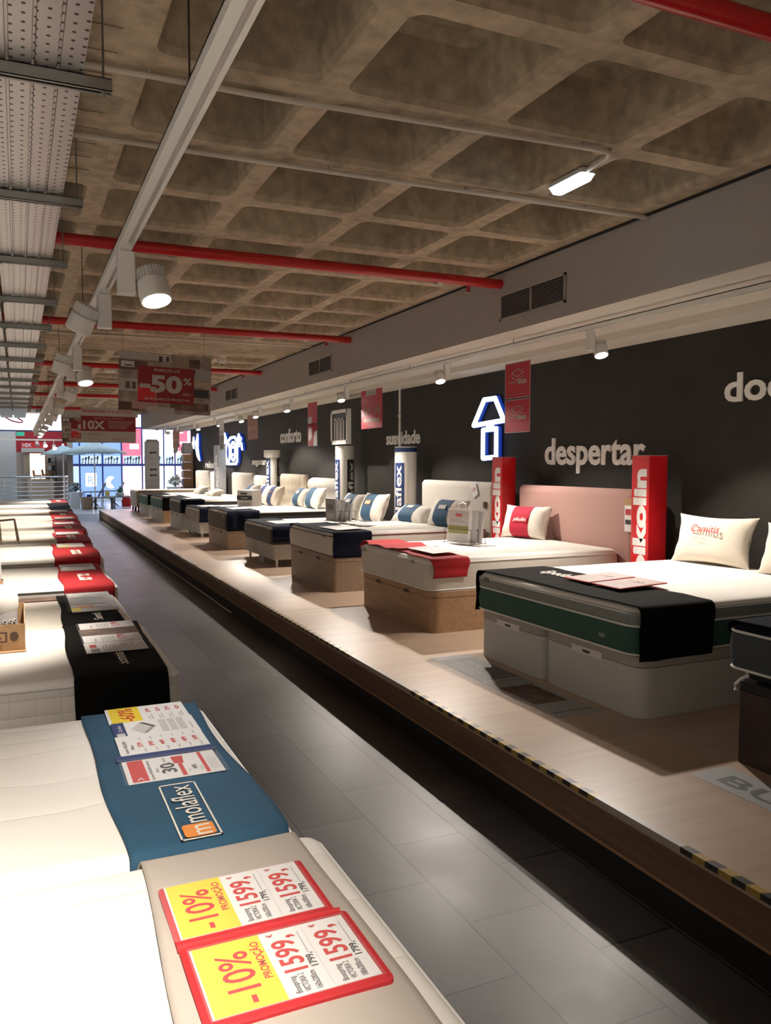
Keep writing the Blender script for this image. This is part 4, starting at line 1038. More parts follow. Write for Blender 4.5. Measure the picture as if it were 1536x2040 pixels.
# ---------------------------------------------------------------- pillows
def pillow(label, c, w_, h_, t_, lean, yaw, m='pillow', band=None, logo=None, group=None, bandw=.34, roll=0.0):
    """stands on its long edge; local x width, y thickness, z height, leaning back"""
    root = thing('pillow', label, 'pillow', c, group)
    Rm = Matrix.Rotation(yaw, 3, 'Z') @ Matrix.Rotation(roll, 3, 'Y') @ Matrix.Rotation(lean, 3, 'X')
    C0 = Vector(c)
    def surf(u, v, sgn, off=0.0):
        px = 1 - .13 * (1 - abs(v) ** 1.8) * abs(u) ** 3; pz = 1 - .12 * (1 - abs(u) ** 1.8) * abs(v) ** 3
        th = t_ / 2 * (max(0, 1 - abs(u) ** 2.6) ** .55) * (max(0, 1 - abs(v) ** 2.6) ** .55) + off
        cr = .004 * math.sin(14 * u + 9 * v) * (abs(u) ** 2)
        return Vector((u * w_ / 2 * px, sgn * (th + cr), v * h_ / 2 * pz + h_ / 2))
    N = 22; b = MB()
    for sgn in (-1, 1):
        vs = []
        for i in range(N + 1):
            for j in range(N + 1):
                u = math.sin(PI / 2 * (2 * i / N - 1)); v = math.sin(PI / 2 * (2 * j / N - 1)); vs.append(C0 + Rm @ surf(u, v, sgn))
        fs = [(i * (N + 1) + j, (i + 1) * (N + 1) + j, (i + 1) * (N + 1) + j + 1, i * (N + 1) + j + 1) for i in range(N) for j in range(N)]
        if sgn > 0: fs = [tuple(reversed(f)) for f in fs]
        b.add(vs, fs, m)
    b.build('cushion', root, smooth=80, merge=True)
    if band:
        b = MB(); vs = []; K = 30
        ring = []
        for a in range(2 * K):
            ph = -1 + 2 * (a % K) / K
            v = math.sin(PI / 2 * ph) if a < K else -math.sin(PI / 2 * ph); ring.append((v, -1 if a < K else 1))
        for i in range(9):
            u = bandw * (2 * i / 8 - 1) ; row = []
            for v, sgn in ring:
                p = surf(u, v * .999, sgn, .004); 
                row.append(C0 + Rm @ p)
            vs.append(row)
        b.loft(vs, band, False, False); b.build('sleeve', root, smooth=80)
    if logo:
        b = MB(); logo(b, lambda u, v, l=.006: C0 + Rm @ surf(u, v, -1, l), Rm); 
        if b.f: b.build('printed_name', root, smooth=0)
    return root
def plogo(body, m, u0, v0, h_, w_, back=None, bold=.01):
    def f(b, P, R):
        o = P(u0, v0, .010); U = (P(u0 + .2, v0, .010) - o).normalized(); V = (P(u0, v0 + .2, .010) - o).normalized()
        if back:
            n = U.cross(V) * .001; b.face([o - U * .01 - V * .012 - n, o + U * (w_ + .01) - V * .012 - n, o + U * (w_ + .01) + V * (h_ + .012) - n, o - U * .01 + V * (h_ + .012) - n], back)
        b.text(body, o + U.cross(V) * .002, U, V, h_, m, bold, width=w_)
    return f
YR = -PI / 2      # pillow front (local -y) turned to face the aisle (-X)
def cam_logo(b, P, R):
    o = P(-.52, .30, .012); U = (P(-.2, .30, .012) - o).normalized(); V = (P(-.52, .5, .012) - o).normalized()
    b.text('Camitis', o - V * .02 + U * .03, U, V, .058, 'red_ink', .008, width=.25)
    b.text('memory & visco', o + U * .05 - V * .045, U, V, .014, 'grey_ink', width=.11); b.text('core pillow', o + U * .05 - V * .07, U, V, .014, 'grey_ink', width=.1)
    b.text('pikolin home', o + U * .05 - V * .2, U, V, .014, 'grey_ink', width=.11)
pillow('white Camitis pillow leaning on the wall behind green mattress', (4.52, 4.36, .862), .66, .37, .17, math.radians(-16), YR + .12, 'pillow_warm', logo=cam_logo)
pillow('second white pillow cut by the right frame edge', (4.46, 3.58, .862), .66, .35, .17, math.radians(-14), YR - .1, 'pillow_warm')
pillow('white pillow with crimson sleeve against the pink headboard', (4.47, 6.66, .858), .56, .34, .22, math.radians(-18), YR + .30, 'pillow', 'band_red', plogo('pikolin', 'paper', -.22, -.10, .035, .15, 'crimson_ink'), bandw=.40)
pillow('upright pillow with blue sleeve behind the bagged cover', (4.28, 7.95, .885), .66, .34, .20, math.radians(-25), YR + .1, 'pillow', 'band_blue', plogo('molaflex', 'paper', -.16, .10, .03, .13, 'grey_ink'), bandw=.42)
pillow('pillow with blue sleeve lying low beside the near molaflex column', (4.22, 8.78, .875), .72, .30, .22, math.radians(-52), YR + .1, 'pillow', 'band_blue', plogo('molaflex', 'paper', -.16, .10, .03, .13, 'grey_ink'), bandw=.42)
pillow('blue sleeved pillow right next to the near molaflex column', (4.28, 10.05, .800), .68, .42, .22, math.radians(-22), YR + .05, 'pillow', 'band_blue', plogo('molaflex', 'paper', -.16, .10, .035, .14, 'orange'), bandw=.42)
pillow('blue sleeved pillow beside the tall emblem pillar', (4.28, 10.80, .800), .68, .40, .22, math.radians(-26), YR + .05, 'pillow', 'band_blue', plogo('molaflex', 'paper', -.16, .10, .035, .14, 'grey_ink'), bandw=.42)
pillow('blue sleeved pillow half hidden by bagged products', (4.28, 12.45, .862), .66, .38, .22, math.radians(-26), YR, 'pillow', 'band_blue', bandw=.42)
pillow('blue sleeved pillow on the bed with rolled-top headboard', (4.28, 13.15, .862), .66, .36, .22, math.radians(-32), YR, 'pillow', 'band_blue', plogo('molaflex', 'paper', -.16, .10, .035, .14, 'grey_ink'), bandw=.42)
pillow('right navy sleeved pillow before the beige tufted headboard', (4.28, 14.70, .788), .66, .42, .22, math.radians(-24), YR, 'pillow_warm', 'band_navy', plogo('molaflex', 'orange', -.16, .10, .035, .14), bandw=.40)
pillow('left navy sleeved pillow before the beige tufted headboard', (4.28, 15.35, .788), .66, .42, .22, math.radians(-24), YR, 'pillow', 'band_navy', plogo('molaflex', 'orange', -.16, .10, .035, .14), bandw=.40)
pillow('blue ended pillow behind the dark boxed product', (4.28, 16.5, .873), .66, .36, .2, math.radians(-40), YR, 'pillow', 'band_blue', bandw=.42)
pillow('plain white pillow lying in front of the grey pillar', (4.0, 18.9, .833), .70, .34, .18, math.radians(-70), YR, 'pillow')
pillow('small white pillow on the far teal mattress', (4.1, 20.9, .813), .7, .34, .18, math.radians(-60), YR, 'pillow')
# boxed product on the castored bed
t = thing('boxed_pillow', 'grey box with dark band standing on the middle bed', 'boxed product', (3.75, 14.7, .865))
b = MB(); b.obox((3.80, 14.4, .80 + .155), (.10, -.14, 0), (.14, .20, 0), (0, 0, .155), 'paper_grey'); b.build('box', t, smooth=0)
S = Sheet((3.555, 14.35, .80), Vector((.10, -.14, 0)), (0, 0, 1)); S.rect(0, .14, .344, .22, 'black_ink', .003); S.rect(.08, .24, .24, .27, 'black_ink', .003); S.rect(.1, .17, .25, .18, 'paper', .004); S.rect(.05, .03, .3, .1, 'grey_ink', .003); S.b.build('printed_band', t, smooth=0)

# ---------------------------------------------------------------- pillars along the wall
def red_pillar(label, y0, y1, x0=4.56, x1=4.76, z1=1.655, txt='pikolin'):
    t = thing('advertising_pillar', label, 'pillar', (x0, (y0 + y1) / 2, PZ), 'glossy red pikolin pillars')
    b = MB(); b.loft([rrect(x0, x1, y0, y1, .012, PZ), rrect(x0, x1, y0, y1, .012, z1)], 'lacquer_red'); b.build('shaft', t)
    b = MB(); b.text(txt, (x0 - .0008, y0 + .03, .70), (0, 0, 1), (0, 1, 0), (y1 - y0) * .68, 'paper', .05, width=.85, lift=.0); 
    b.build('white_lettering', t, smooth=0)
    b = MB(); b.box(x0 - .002, x1, y0 - .002, y1 + .002, z1, z1 + .006, 'pink'); b.build('top_plate', t, smooth=0)
red_pillar('glossy red pillar at the right of the pink headboard', 5.03, 5.23)
red_pillar('glossy red pillar under the neon table lamp', 7.19, 7.38, 4.56, 4.74)
def white_col(label, yc, z1, rad, cap=None, boxx=False, txts=(0,), xc_=4.62, rim=None):
    t = thing('advertising_column', label, 'column', (xc_, yc, PZ), 'molaflex columns')
    b = MB(); b.lathe((xc_, yc, 0), [(rad, PZ), (rad, z1)], 'white_gloss'); b.build('shaft', t)
    if cap: b = MB(); b.lathe((xc_, yc, 0), [(rad + .03, z1 - .14), (rad + .035, z1 - .13), (rad + .035, z1)], 'white_gloss'); b.build('cap', t)
    if rim: b = MB(); b.lathe((xc_, yc, 0), [(rad + .004, z1 - .07), (rad + .004, z1 - .015)], 'blue_ink', cap0=False, cap1=False); b.build('blue_rim', t)
    for a0, bc in txts:       # curved label: panel wrapped round the shaft with vertical name
        b = MB(); R_ = rad + .002; zt0, zt1 = .60, z1 - (.21 if not cap else .16); hw = .088 * rad / .165
        da = hw / rad; K = 10
        P = lambda a, z, l=0: (xc_ + (R_ + l) * math.cos(a), yc + (R_ + l) * math.sin(a), z)
        for i in range(K): 
            a = a0 - da + 2 * da * i / K; c = a + 2 * da / K
            b.face([P(a, zt0), P(a, zt1), P(c, zt1), P(c, zt0)], bc); 
            b.face([P(a, zt0 - .1), P(a, zt0), P(c, zt0), P(c, zt0 - .1)], 'orange')
        vs, fs = sliced('molaflex', .02); xs = [q[0] for q in vs]; k = (zt1 - zt0 - .05) / (max(xs) - min(xs)); kh = .115 * rad / .165 / .7
        # reading upwards; letter tops point to the left (towards larger y side seen from the aisle)
        b.add([P(a0 + ((0.28) - q[1]) * kh / R_ * 1.0, zt0 + .02 + (q[0] - min(xs)) * k, .0022) for q in vs], [tuple(reversed(f)) for f in fs], 'paper')
        b.build('name_panel', t, smooth=0)
    return t
AW = PI + .42       # direction towards the aisle and the viewer
white_col('white molaflex column with blue rim under the word suavidade', 9.60, 1.81, .145, txts=((PI + .45, 'blue_ink'),), rim=True)
c2 = white_col('greenish white molaflex column below the outlined emblem', 11.78, 1.86, .148, txts=((PI + .12, 'blue_ink'), (PI + 1.98, 'black_ink')))
white_col('slim capped molaflex column left of the tufted headboard', 15.715, 1.85, .135, cap=True, txts=((PI + .42, 'blue_ink'), (PI + 2.5, 'black_ink')))
# emblem light box on the second column
t = thing('emblem_frame', 'open white frame with emblem of bars on top of the greenish column', 'emblem frame', (4.50, 11.6, 1.88))
b = MB(); x0, x1, ya, yb, z0, z1 = 4.44, 4.80, 11.22, 11.92, 1.88, 2.40
for (a, c) in ((ya, ya + .045), (yb - .045, yb)): b.box(x0, x0 + .03, a, c, z0, z1, 'white_paint')
b.box(x0, x0 + .03, ya, yb, z1 - .05, z1, 'white_paint'); b.box(x0, x0 + .03, ya, yb, z0, z0 + .06, 'white_paint'); b.box(x0 - .0, x0 + .06, ya - .008, ya, z0, z1, 'white_paint'); b.build('frame', t, smooth=0)
b = MB()
for i in range(3):
    a = ya + .16 + i * .145; 
    for (c, d) in ((a, a + .022), (a + .085, a + .107)): b.box(x0 + .004, x0 + .014, c, d, z0 + .06, z1 - .13, 'lettering')
    b.box(x0 + .004, x0 + .014, a, a + .107, z1 - .15, z1 - .125, 'lettering')
b.build('bar_emblem', t, smooth=0)
b = MB(); b.box(x0 + .014, x0 + .018, ya, yb, z0, z1, mat('dark green panel', (.014, .017, .015), .4)); b.build('back_panel', t, smooth=0)
# drop pole above first column
b = MB(); b.cyl((4.78, 10.12, PZ), (4.78, 10.12, 2.617), .016, 'white_gloss', n=12); b.lathe((4.78, 10.12, 2.22), [(.018, 0), (.026, .02), (.018, .05)], 'white_gloss', n=12)
b.build('ceiling_pole', label='thin white pole rising from the blue rimmed column to soffit', cat='pole')
# grey pillar
t = thing('advertising_pillar', 'silver grey pillar with white vertical lettering near the far end', 'pillar', (4.5, 19.8, PZ))
b = MB(); b.loft([rrect(4.46, 4.66, 19.86, 20.32, .01, PZ), rrect(4.46, 4.66, 19.86, 20.32, .01, 2.03)], 'grey_panel'); b.build('shaft', t)
b = MB(); b.text('xeda', (4.458, 19.92, .96), (0, 0, 1), (0, 1, 0), .30, 'paper', .03, width=.85); b.build('white_lettering', t, smooth=0)

# ---------------------------------------------------------------- wall words
def word(body, y0, y1, z, h, label, bold=.025, m='lettering', body_w=None):
    t = thing('wall_lettering', label, 'lettering', (WX, (y0 + y1) / 2, z), 'words on the charcoal wall')
    b = MB(); b.text(body, (WX, y0, z), (0, -1, 0), (0, 0, 1), h, m, bold, width=y0 - y1, depth=.012); b.build('letters', t, smooth=0)
word('despertar', 6.87, 5.42, 1.59, .252, 'raised grey word despertar on the charcoal wall')
word('doçura', 4.58, 3.55, 2.06, .205, 'raised grey word beginning doç cut by the right edge')
word('suavidade', 10.77, 9.69, 1.865, .175, 'raised word suavidade above the blue rimmed column')
word('conforto', 16.0, 14.68, 2.005, .26, 'raised word conforto on the charcoal wall')
word('segurança', 18.2, 16.7, 1.56, .14, 'raised word segurança left of the slim capped column')
word('relaxar', 23.3, 21.7, 1.46, .185, 'raised word beginning relax at the far wall end')

# ---------------------------------------------------------------- neon signs
def neon(label, name, loops, zc, yc, r=.027, blue=.034):
    t = thing(name, label, 'neon sign', (WX, yc, zc))
    b = MB()
    for pts, cl in loops:
        for xx, rr, m, nm in ((WX - blue - r * 1.15, r, 'neon', 'tube'), (WX - blue - .0005, blue, 'neon_blue', 'halo_tube')):
            b = MB(); P_ = [Vector((xx, y_, z_)) for y_, z_ in pts]
            for i in range(len(P_) if cl else len(P_) - 1): b.cyl(P_[i], P_[(i + 1) % len(P_)], rr, m, n=10, cap0=False, cap1=False)
            for p in P_: b.lathe(p, [(rr * math.sin(PI * k / 6) + 1e-5, -rr * math.cos(PI * k / 6)) for k in range(7)], m, n=10)
            b.build(nm, t, smooth=60)
neon('neon table lamp outline on the charcoal wall', 'neon_lamp', [
    ([(7.96, 2.31), (7.73, 2.31), (7.55, 2.06), (8.19, 2.03)], True),
    ([(7.87, 2.04), (7.87, 1.99)], False), ([(7.79, 2.04), (7.79, 1.99)], False),
    ([(7.98, 1.97), (7.70, 1.975), (7.70, 1.665), (7.98, 1.65)], True)], 1.65, 7.9)
def ell(yc, zc, ry, rz, n=22, a0=0, a1=360): return [(yc + ry * math.cos(math.radians(a0 + (a1 - a0) * i / n)), zc + rz * math.sin(math.radians(a0 + (a1 - a0) * i / n))) for i in range(n + (0 if a1 - a0 == 360 else 1))]
neon('neon teddy-like outline sign with little stars above the curved headboard', 'neon_outline', [
    (ell(20.63, 2.22, .16, .12, 16), True),
    ([(20.85, 1.60), (20.85, 2.22), (20.6, 2.33), (20.42, 2.22), (20.40, 2.14), (20.1, 2.16), (19.9, 2.22), (19.5, 2.22), (19.32, 2.12), (19.26, 1.95), (19.27, 1.66), (19.4, 1.58), (20.1, 1.57)], True),
    (ell(20.22, 1.86, .20, .24), True), (ell(19.68, 1.88, .22, .22), True),
    ([(19.8, 1.98), (19.56, 1.98)], False), ([(19.8, 1.80), (19.56, 1.80)], False),
    ([(19.12, 2.27), (19.04, 2.2), (18.9, 2.17), (19.02, 2.1), (19.1, 2.0), (19.15, 2.12), (19.25, 2.17), (19.15, 2.2)], True), ([(18.85, 2.05), (18.8, 1.92)], False)], 1.6, 20, r=.032, blue=.044)
neon('neon crescent moon with stars at the far wall end', 'neon_moon', [
    ([(23.95, 2.42), (24.12, 2.25), (24.18, 2.0), (24.02, 1.8), (23.72, 1.68), (23.85, 1.85), (23.95, 2.05), (23.93, 2.25)], True),
    ([(24.55, 2.35), (24.5, 2.24), (24.4, 2.2), (24.5, 2.14), (24.55, 2.04), (24.62, 2.14), (24.72, 2.2), (24.6, 2.26)], True)], 1.7, 24, r=.032, blue=.044)

# ---------------------------------------------------------------- hanging flags along the soffit track
def flag(y0, y1, z0, z1, label, kind, group='red banners hanging from the soffit'):
    t = thing('hanging_banner', label, 'banner', (3.85, (y0 + y1) / 2, z0), group)
    W_, H_ = y0 - y1, z1 - z0
    S = Sheet((3.85, y0, z0), (0, -1, 0), (0, 0, 1)); m = {'red': 'crimson_ink', 'iva': 'crimson_ink', 'photo': 'pink', 'white': 'paper', 'pale': 'pink'}[kind]
    S.slabp(0, 0, W_, H_, .003, m); L1 = .0035; 
    if kind == 'red':
        S.rect(0, 0, W_, .006, 'lid_grey', L1); S.rect(0, H_ - .006, W_, H_, 'lid_grey', L1); S.rect(0, 0, .008, H_, 'lid_grey', L1); S.rect(W_ - .008, 0, W_, H_, 'lid_grey', L1)
        cx, cy = W_ * .5, H_ * .70; a, c = W_ * .24, H_ * .11
        def line(p, q, wd=.0035):
            p, q = Vector((*p, 0)), Vector((*q, 0)); d = (q - p).normalized(); n = Vector((-d.y, d.x, 0)) * wd
            S.poly([(p + n)[:2], (q + n)[:2], (q - n)[:2], (p - n)[:2]], 'lid_grey', L1 + .0004)
        line((cx - a, cy), (cx, cy + c)); line((cx, cy + c), (cx + a, cy)); line((cx + a, cy), (cx, cy - c)); line((cx, cy - c), (cx - a, cy)); line((cx - a, cy - .03), (cx, cy - c - .03)); line((cx, cy - c - .03), (cx + a, cy - .03))
        S.txt('ENTREGA', .06, H_ * .42, .016, 'lid_grey', L1 + .0004, .01, width=W_ * .3); S.rect(W_ * .52, H_ * .39, W_ * .85, H_ * .5, 'lid_grey', L1); S.txt('GRÁTIS', W_ * .55, H_ * .42, .015, 'crimson_ink', L1 + .0005, .01, width=W_ * .26)
        S.txt('EM 24 A 48 HORAS', .06, H_ * .33, .010, 'red_cloth', L1 + .0004, width=W_ * .6); S.rect(.06, H_ * .1, W_ * .85, H_ * .108, 'lid_grey', L1)
    if kind == 'iva':
        S.rect(W_ * .22, H_ * .84, W_ * .72, H_ + .001, 'lid_grey', L1); S.txt('Colchão', W_ * .4, H_ * .9, .015, 'black_ink', L1 + .0004, width=W_ * .2)
        S.txt('SEM IVA', W_ * .08, H_ * .34, .10, 'lid_grey', L1 + .0004, .0, width=W_ * .84); S.rect(W_ * .14, H_ * .17, W_ * .88, H_ * .25, 'lid_grey', L1); S.txt('em colchões', W_ * .2, H_ * .19, .016, 'crimson_ink', L1 + .0005, width=W_ * .62)
        S.rect(W_ * .35, H_ * .07, W_ * .62, H_ * .078, 'lid_grey', L1)
    if kind == 'photo':
        S.rect(0, H_ * .52, W_, H_, 'crimson_ink', L1); S.poly([(0, H_ * .52), (W_ * .4, H_ * .52), (W_ * .5, H_ * .68), (0, H_ * .66)], 'lgrey_ink', L1 + .0004)
        S.rect(0, H_ * .50, W_, H_ * .52, 'black', L1 + .0006); S.rect(0, 0, W_, H_ * .5, 'crimson_cloth', L1); S.poly([(W_ * .1, H_ * .1), (W_ * .45, H_ * .2), (W_ * .4, H_ * .45), (W_ * .15, H_ * .4)], 'lgrey_ink', L1 + .0004); S.poly([(W_ * .6, 0), (W_, 0), (W_, H_ * .36), (W_ * .7, H_ * .3)], 'paper', L1 + .0004)
    if kind == 'pale':
        S.txt('SEM IVA', W_ * .08, H_ * .34, .08, 'lgrey_ink', L1 + .0004, .0, width=W_ * .84); S.rect(W_ * .14, H_ * .2, W_ * .86, H_ * .215, 'lid_grey', L1); S.rect(W_ * .14, H_ * .12, W_ * .86, H_ * .135, 'lid_grey', L1)
    if kind == 'white':
        S.rect(.03, H_ * .05, W_ - .03, H_ * .5, 'grey_ink', L1); S.txt('MLILY', .04, H_ * .55, .07, 'blue_ink', L1, width=W_ * .8)
    S.b.build('sheet', t, smooth=0)
    return t
flag(6.02, 5.64, 2.145, 2.445, 'upper red delivery banner right of the neon lamp', 'red')
flag(6.02, 5.64, 1.855, 2.135, 'lower red delivery banner right of the neon lamp', 'red')
flag(9.25, 8.62, 2.01, 2.47, 'red SEM IVA banner beside the tall emblem pillar', 'iva')
flag(11.27, 10.87, 1.84, 2.46, 'narrow red and white picture banner right of the word conforto', 'photo')
flag(14.68, 14.0, 2.02, 2.46, 'pale red banner left of the word conforto', 'pale')
flag(16.97, 16.55, 1.86, 2.48, 'narrow white banner near the neon outline sign', 'white')
t = flag(22.6, 21.6, 2.0, 2.46, 'farthest pale red banner near the neon moon', 'pale')
for (ya, yb, zt, lab) in ((6.0, 5.66, 2.445, 'thin nylon lines'),):
    b = MB(); b.cyl((3.85, ya, zt), (3.85, ya, 2.68), .0012, 'lgrey_ink', n=4); b.cyl((3.85, yb, zt), (3.85, yb, 2.68), .0012, 'lgrey_ink', n=4)
    b.build('hanging_line', label='thin lines holding the red delivery banners', cat='line')
b = MB()
for yy in (9.2, 8.67, 11.22, 10.92, 14.6, 14.1, 16.9, 16.6, 22.5, 21.7): b.cyl((3.85, yy, 2.46), (3.85, yy, 2.68), .0012, 'lgrey_ink', n=4)
b.build('hanging_line', label='thin lines holding the farther soffit banners', cat='line')
# ================================================================== LEFT ROW OF BEDS
def left_bed(desc, y0, y1, x1, zt, border='cream_side', top='white_cloth', kind=None, h=.26, basem='oak_grey', puff=None, pip=(.99,), pm='piping', pz=0.0, r=.035):
    mattress(desc + ' mattress', -1.25, x1, y0, y1, zt - h, zt, top, ((1, border),), pip, pm=pm, r=r, puff=puff)
    base('bed base under the ' + desc + ' mattress', -1.22, x1 - .02, y0 + .01, y1 - .01, .05 if pz else .0, zt - h, basem, lid=.05, handles='', r=.03)
def pf(a, k): return lambda x, y: a * abs(math.sin(x * PI / k)) ** .6 * abs(math.sin(y * PI / k)) ** .6
left_bed('nearest white left row', .35, 2.05, .715, .600, 'white_cloth', 'stripe', h=.30, basem='cream_side')
left_bed('white blue runner', 2.10, 3.36, .665, .598, 'white_cloth', 'swirl', h=.28, basem='cream_side')
left_bed('square quilted side', 3.97, 5.28, .685, .600, 'square', 'swirl', h=.30, basem='cream_side')
left_bed('dark bordered low cream', 5.40, 6.60, .655, .585, 'photo_grey', 'cream_cloth', h=.24, basem='black')
left_bed('cream red runner', 7.00, 8.42, .72, .602, 'cream_side', 'white_cloth', h=.22, basem='oak_grey')
left_bed('bright white bright red runner', 9.05, 10.62, .80, .60, 'square', 'white_cloth', h=.26, basem='oak_grey')
left_bed('third red runner', 10.95, 12.40, .84, .60, 'cream_side', 'cream_cloth', h=.22)
left_bed('fourth red runner', 12.70, 14.45, .91, .60, 'cream_side', 'cream_cloth', h=.22)
left_bed('fifth red runner', 14.75, 15.75, .95, .60, 'cream_side', 'cream_cloth', h=.22)
left_bed('sixth red runner', 15.95, 18.05, .99, .60, 'cream_side', 'cream_cloth', h=.18, basem='black')
left_bed('nearer navy runner far left row', 18.2, 19.75, 1.03, .60, 'cream_side', 'white_cloth', h=.2)
left_bed('farther navy runner far left row', 19.9, 21.6, 1.07, .60, 'cream_side', 'white_cloth', h=.2)
left_bed('farthest left row', 21.75, 23.9, 1.13, .60, 'cream_side', 'white_cloth', h=.2)

cloth('greige felt cover on the foot of the nearest left bed', .235, .665, .35, 2.05, .600, 'taupe_cloth', near=.15, far=.04, seed=41, wob=.012, th=.006, cat='felt cover', name='felt_cover')
def lg_mola(o):
    b = MB(); z = .6125
    def bar(x0, x1, y0, y1, m, dz=0): b.box(x0, x1, y0, y1, z + dz, z + dz + .001, m)
    X0, X1, Y0, Y1 = .365, .475, 2.105, 2.50
    bar(X0, X0 + .005, Y0, Y1, 'embroid'); bar(X1 - .005, X1, Y0, Y1, 'embroid'); bar(X0, X1, Y0, Y0 + .006, 'embroid'); bar(X0, X1, Y1 - .006, Y1, 'embroid')
    b.loft([rrect(X0 + .014, X1 - .012, Y0 + .014, 2.195, .012, z), rrect(X0 + .014, X1 - .012, Y0 + .014, 2.195, .012, z + .0012)], 'orange')
    b.text('m', (.452, 2.122, z + .0018), (0, 1, 0), (-1, 0, 0), .062, 'embroid', .005, width=.062)
    b.text('molaflex', (.452, 2.20, z + .0018), (0, 1, 0), (-1, 0, 0), .068, 'embroid', .004, width=.275)
    b.build('embroidered_logo', o, smooth=0)
cloth('petrol blue runner with boxed molaflex logo', .215, .645, 2.10, 3.36, .598, 'blue_cloth', near=.1, far=.12, seed=43, wob=.012, logo=lg_mola)
def lg_som(yy, ln, x=.475):
    def f(o):
        b = MB(); b.text('Somnis', (x, yy, .6130), (0, 1, 0), (-1, 0, 0), .055, 'embroid', .012, width=ln); b.build('embroidered_name', o, smooth=0)
    return f
cloth('large black Somnis runner over the square quilted mattress', .215, .645, 3.97, 5.28, .600, 'black_cloth', near=.34, far=.12, seed=47, logo=lg_som(4.13, .27))
def lg_som2(o):
    b = MB(); b.text('Senti', (.475, 5.46, .5985), (0, 1, 0), (-1, 0, 0), .055, 'embroid', .012, width=.25); b.build('embroidered_name', o, smooth=0)
cloth('smaller black runner over the dark bordered low mattress', .235, .60, 5.40, 6.60, .585, 'black_cloth', near=.2, far=.12, seed=53, logo=lg_som2)
b = MB(); b.box(-.2, .26, 6.40, 6.585, .586, .592, 'photo_brown'); b.build('folded_cloth', label='dark cloth strip along the far edge of the low cream mattress', cat='cloth')
def lg_red(yy, x, ln):
    def f(o):
        b = MB(); z = .6135; b.box(x - .05, x + .05, yy, yy + ln, z, z + .001, 'embroid')
        b.text('pikolin', (x + .02, yy + .02, z + .0016), (0, 1, 0), (-1, 0, 0), .045, 'red_cloth', .01, width=ln - .04); b.build('white_logo', o, smooth=0)
    return f
for i, (y0, y1, xa, xb, zt, m, lab, nr, lx) in enumerate([
        (7.0, 8.42, .31, .69, .602, 'red_cloth', 'red runner with white logo behind the black runners', .2, .50),
        (9.05, 10.62, .33, .78, .60, 'red_cloth', 'brightest red runner with white logo on bright white mattress', .24, .56),
        (10.95, 12.40, .42, .82, .60, 'crimson_cloth', 'dark red runner just beyond the brightest red one', .2, .62),
        (12.70, 14.45, .47, .89, .60, 'crimson_cloth', 'dark red runner fourth along the left row', .2, .68),
        (14.75, 15.75, .52, .93, .60, 'crimson_cloth', 'short dark red runner fifth along the left row', .16, .74),
        (15.95, 18.05, .54, .97, .60, 'red_cloth', 'red runner just before the navy one', .2, .76),
        (18.2, 19.75, .60, 1.01, .60, 'navy_cloth', 'nearer of two navy runners at the far left row', .2, .80),
        (19.9, 21.6, .62, 1.05, .60, 'navy_cloth', 'farther of two navy runners at the far left row', .15, .84),
        (21.75, 23.9, .74, 1.11, .60, 'red_cloth', 'farthest red runner of the left row', .15, .93)]):
    cloth(lab, xa, xb, y0, y1, zt, m, near=nr, far=.1, seed=60 + i, wob=.012, logo=lg_red(y0 + .25 + .05 * i, lx, .42 + .05 * i) if m != 'navy_cloth' else None, group='runners of the left row')
    if i < 6:
        S = Sheet((lx + .13, y1 - .52, zt + .014), (0, 1, .0), (-1, 0, 0)); S.slabp(0, 0, .42, .30, .012, 'paper_grey'); S.rect(.02, .02, .2, .28, 'paper', .0125); S.rect(.22, .02, .4, .28, 'lgrey_ink', .0125)
        for k in range(6): S.rect(.04 + .05 * k, .05, .05 + .05 * k, .24, ['grey_ink', 'crimson_ink'][k % 2], .013)
        if i == 1: S.rect(.02, .16, .12, .28, 'yellow', .0132)
        S.b.build('price_leaflet', None, ['price leaflet on the red runner behind the black runners', 'price leaflet with yellow corner on the brightest red runner', 'price leaflet on the dark red runner third along', 'price leaflet on the dark red runner fourth along',
                                         'price leaflet on the short dark red runner', 'price leaflet on the red runner before the navy one'][i], 'price leaflet', 'leaflets on the red runners', smooth=0)

# red folder with the two foreground price sheets
t = thing('price_folder', 'open red fabric folder with two yellow -10% price sheets', 'price folder', (.44, 1.62, .612))
rot = Matrix.Rotation(math.radians(0), 3, 'Z')
def rect_slab(b, x0, x1, y0, y1, z0, z1, m, r=.012): b.loft([rrect(x0, x1, y0, y1, r, z0), rrect(x0, x1, y0, y1, r, z1 - .001), rrect(x0 + .002, x1 - .002, y0 + .002, y1 - .002, r, z1)], m)
b = MB(); rect_slab(b, .270, .630, 1.350, 1.612, .612, .622, 'board_red'); b.build('near_cover', t)
b = MB(); rect_slab(b, .268, .610, 1.622, 1.868, .612, .622, 'board_red'); b.build('far_cover', t)
b = MB(); b.tube([(.268, 1.617, .618), (.45, 1.616, .622), (.618, 1.617, .618)], .009, 'board_red', 8); b.build('spine', t)
for (yy, xx, nm) in ((1.372, .612, 'near'), (1.640, .592, 'far')):
    S = price(xx, yy, .6225, '1599', w_=.222, h_=.325 if nm == 'near' else .312)
    S.b.build('price_sheet', t, smooth=0)
    b = MB(); b.box(xx - .33, xx + .006, yy - .006, yy + .228, .6250, .6253, 'plastic_film'); b.build('plastic_sleeve', t, smooth=0)
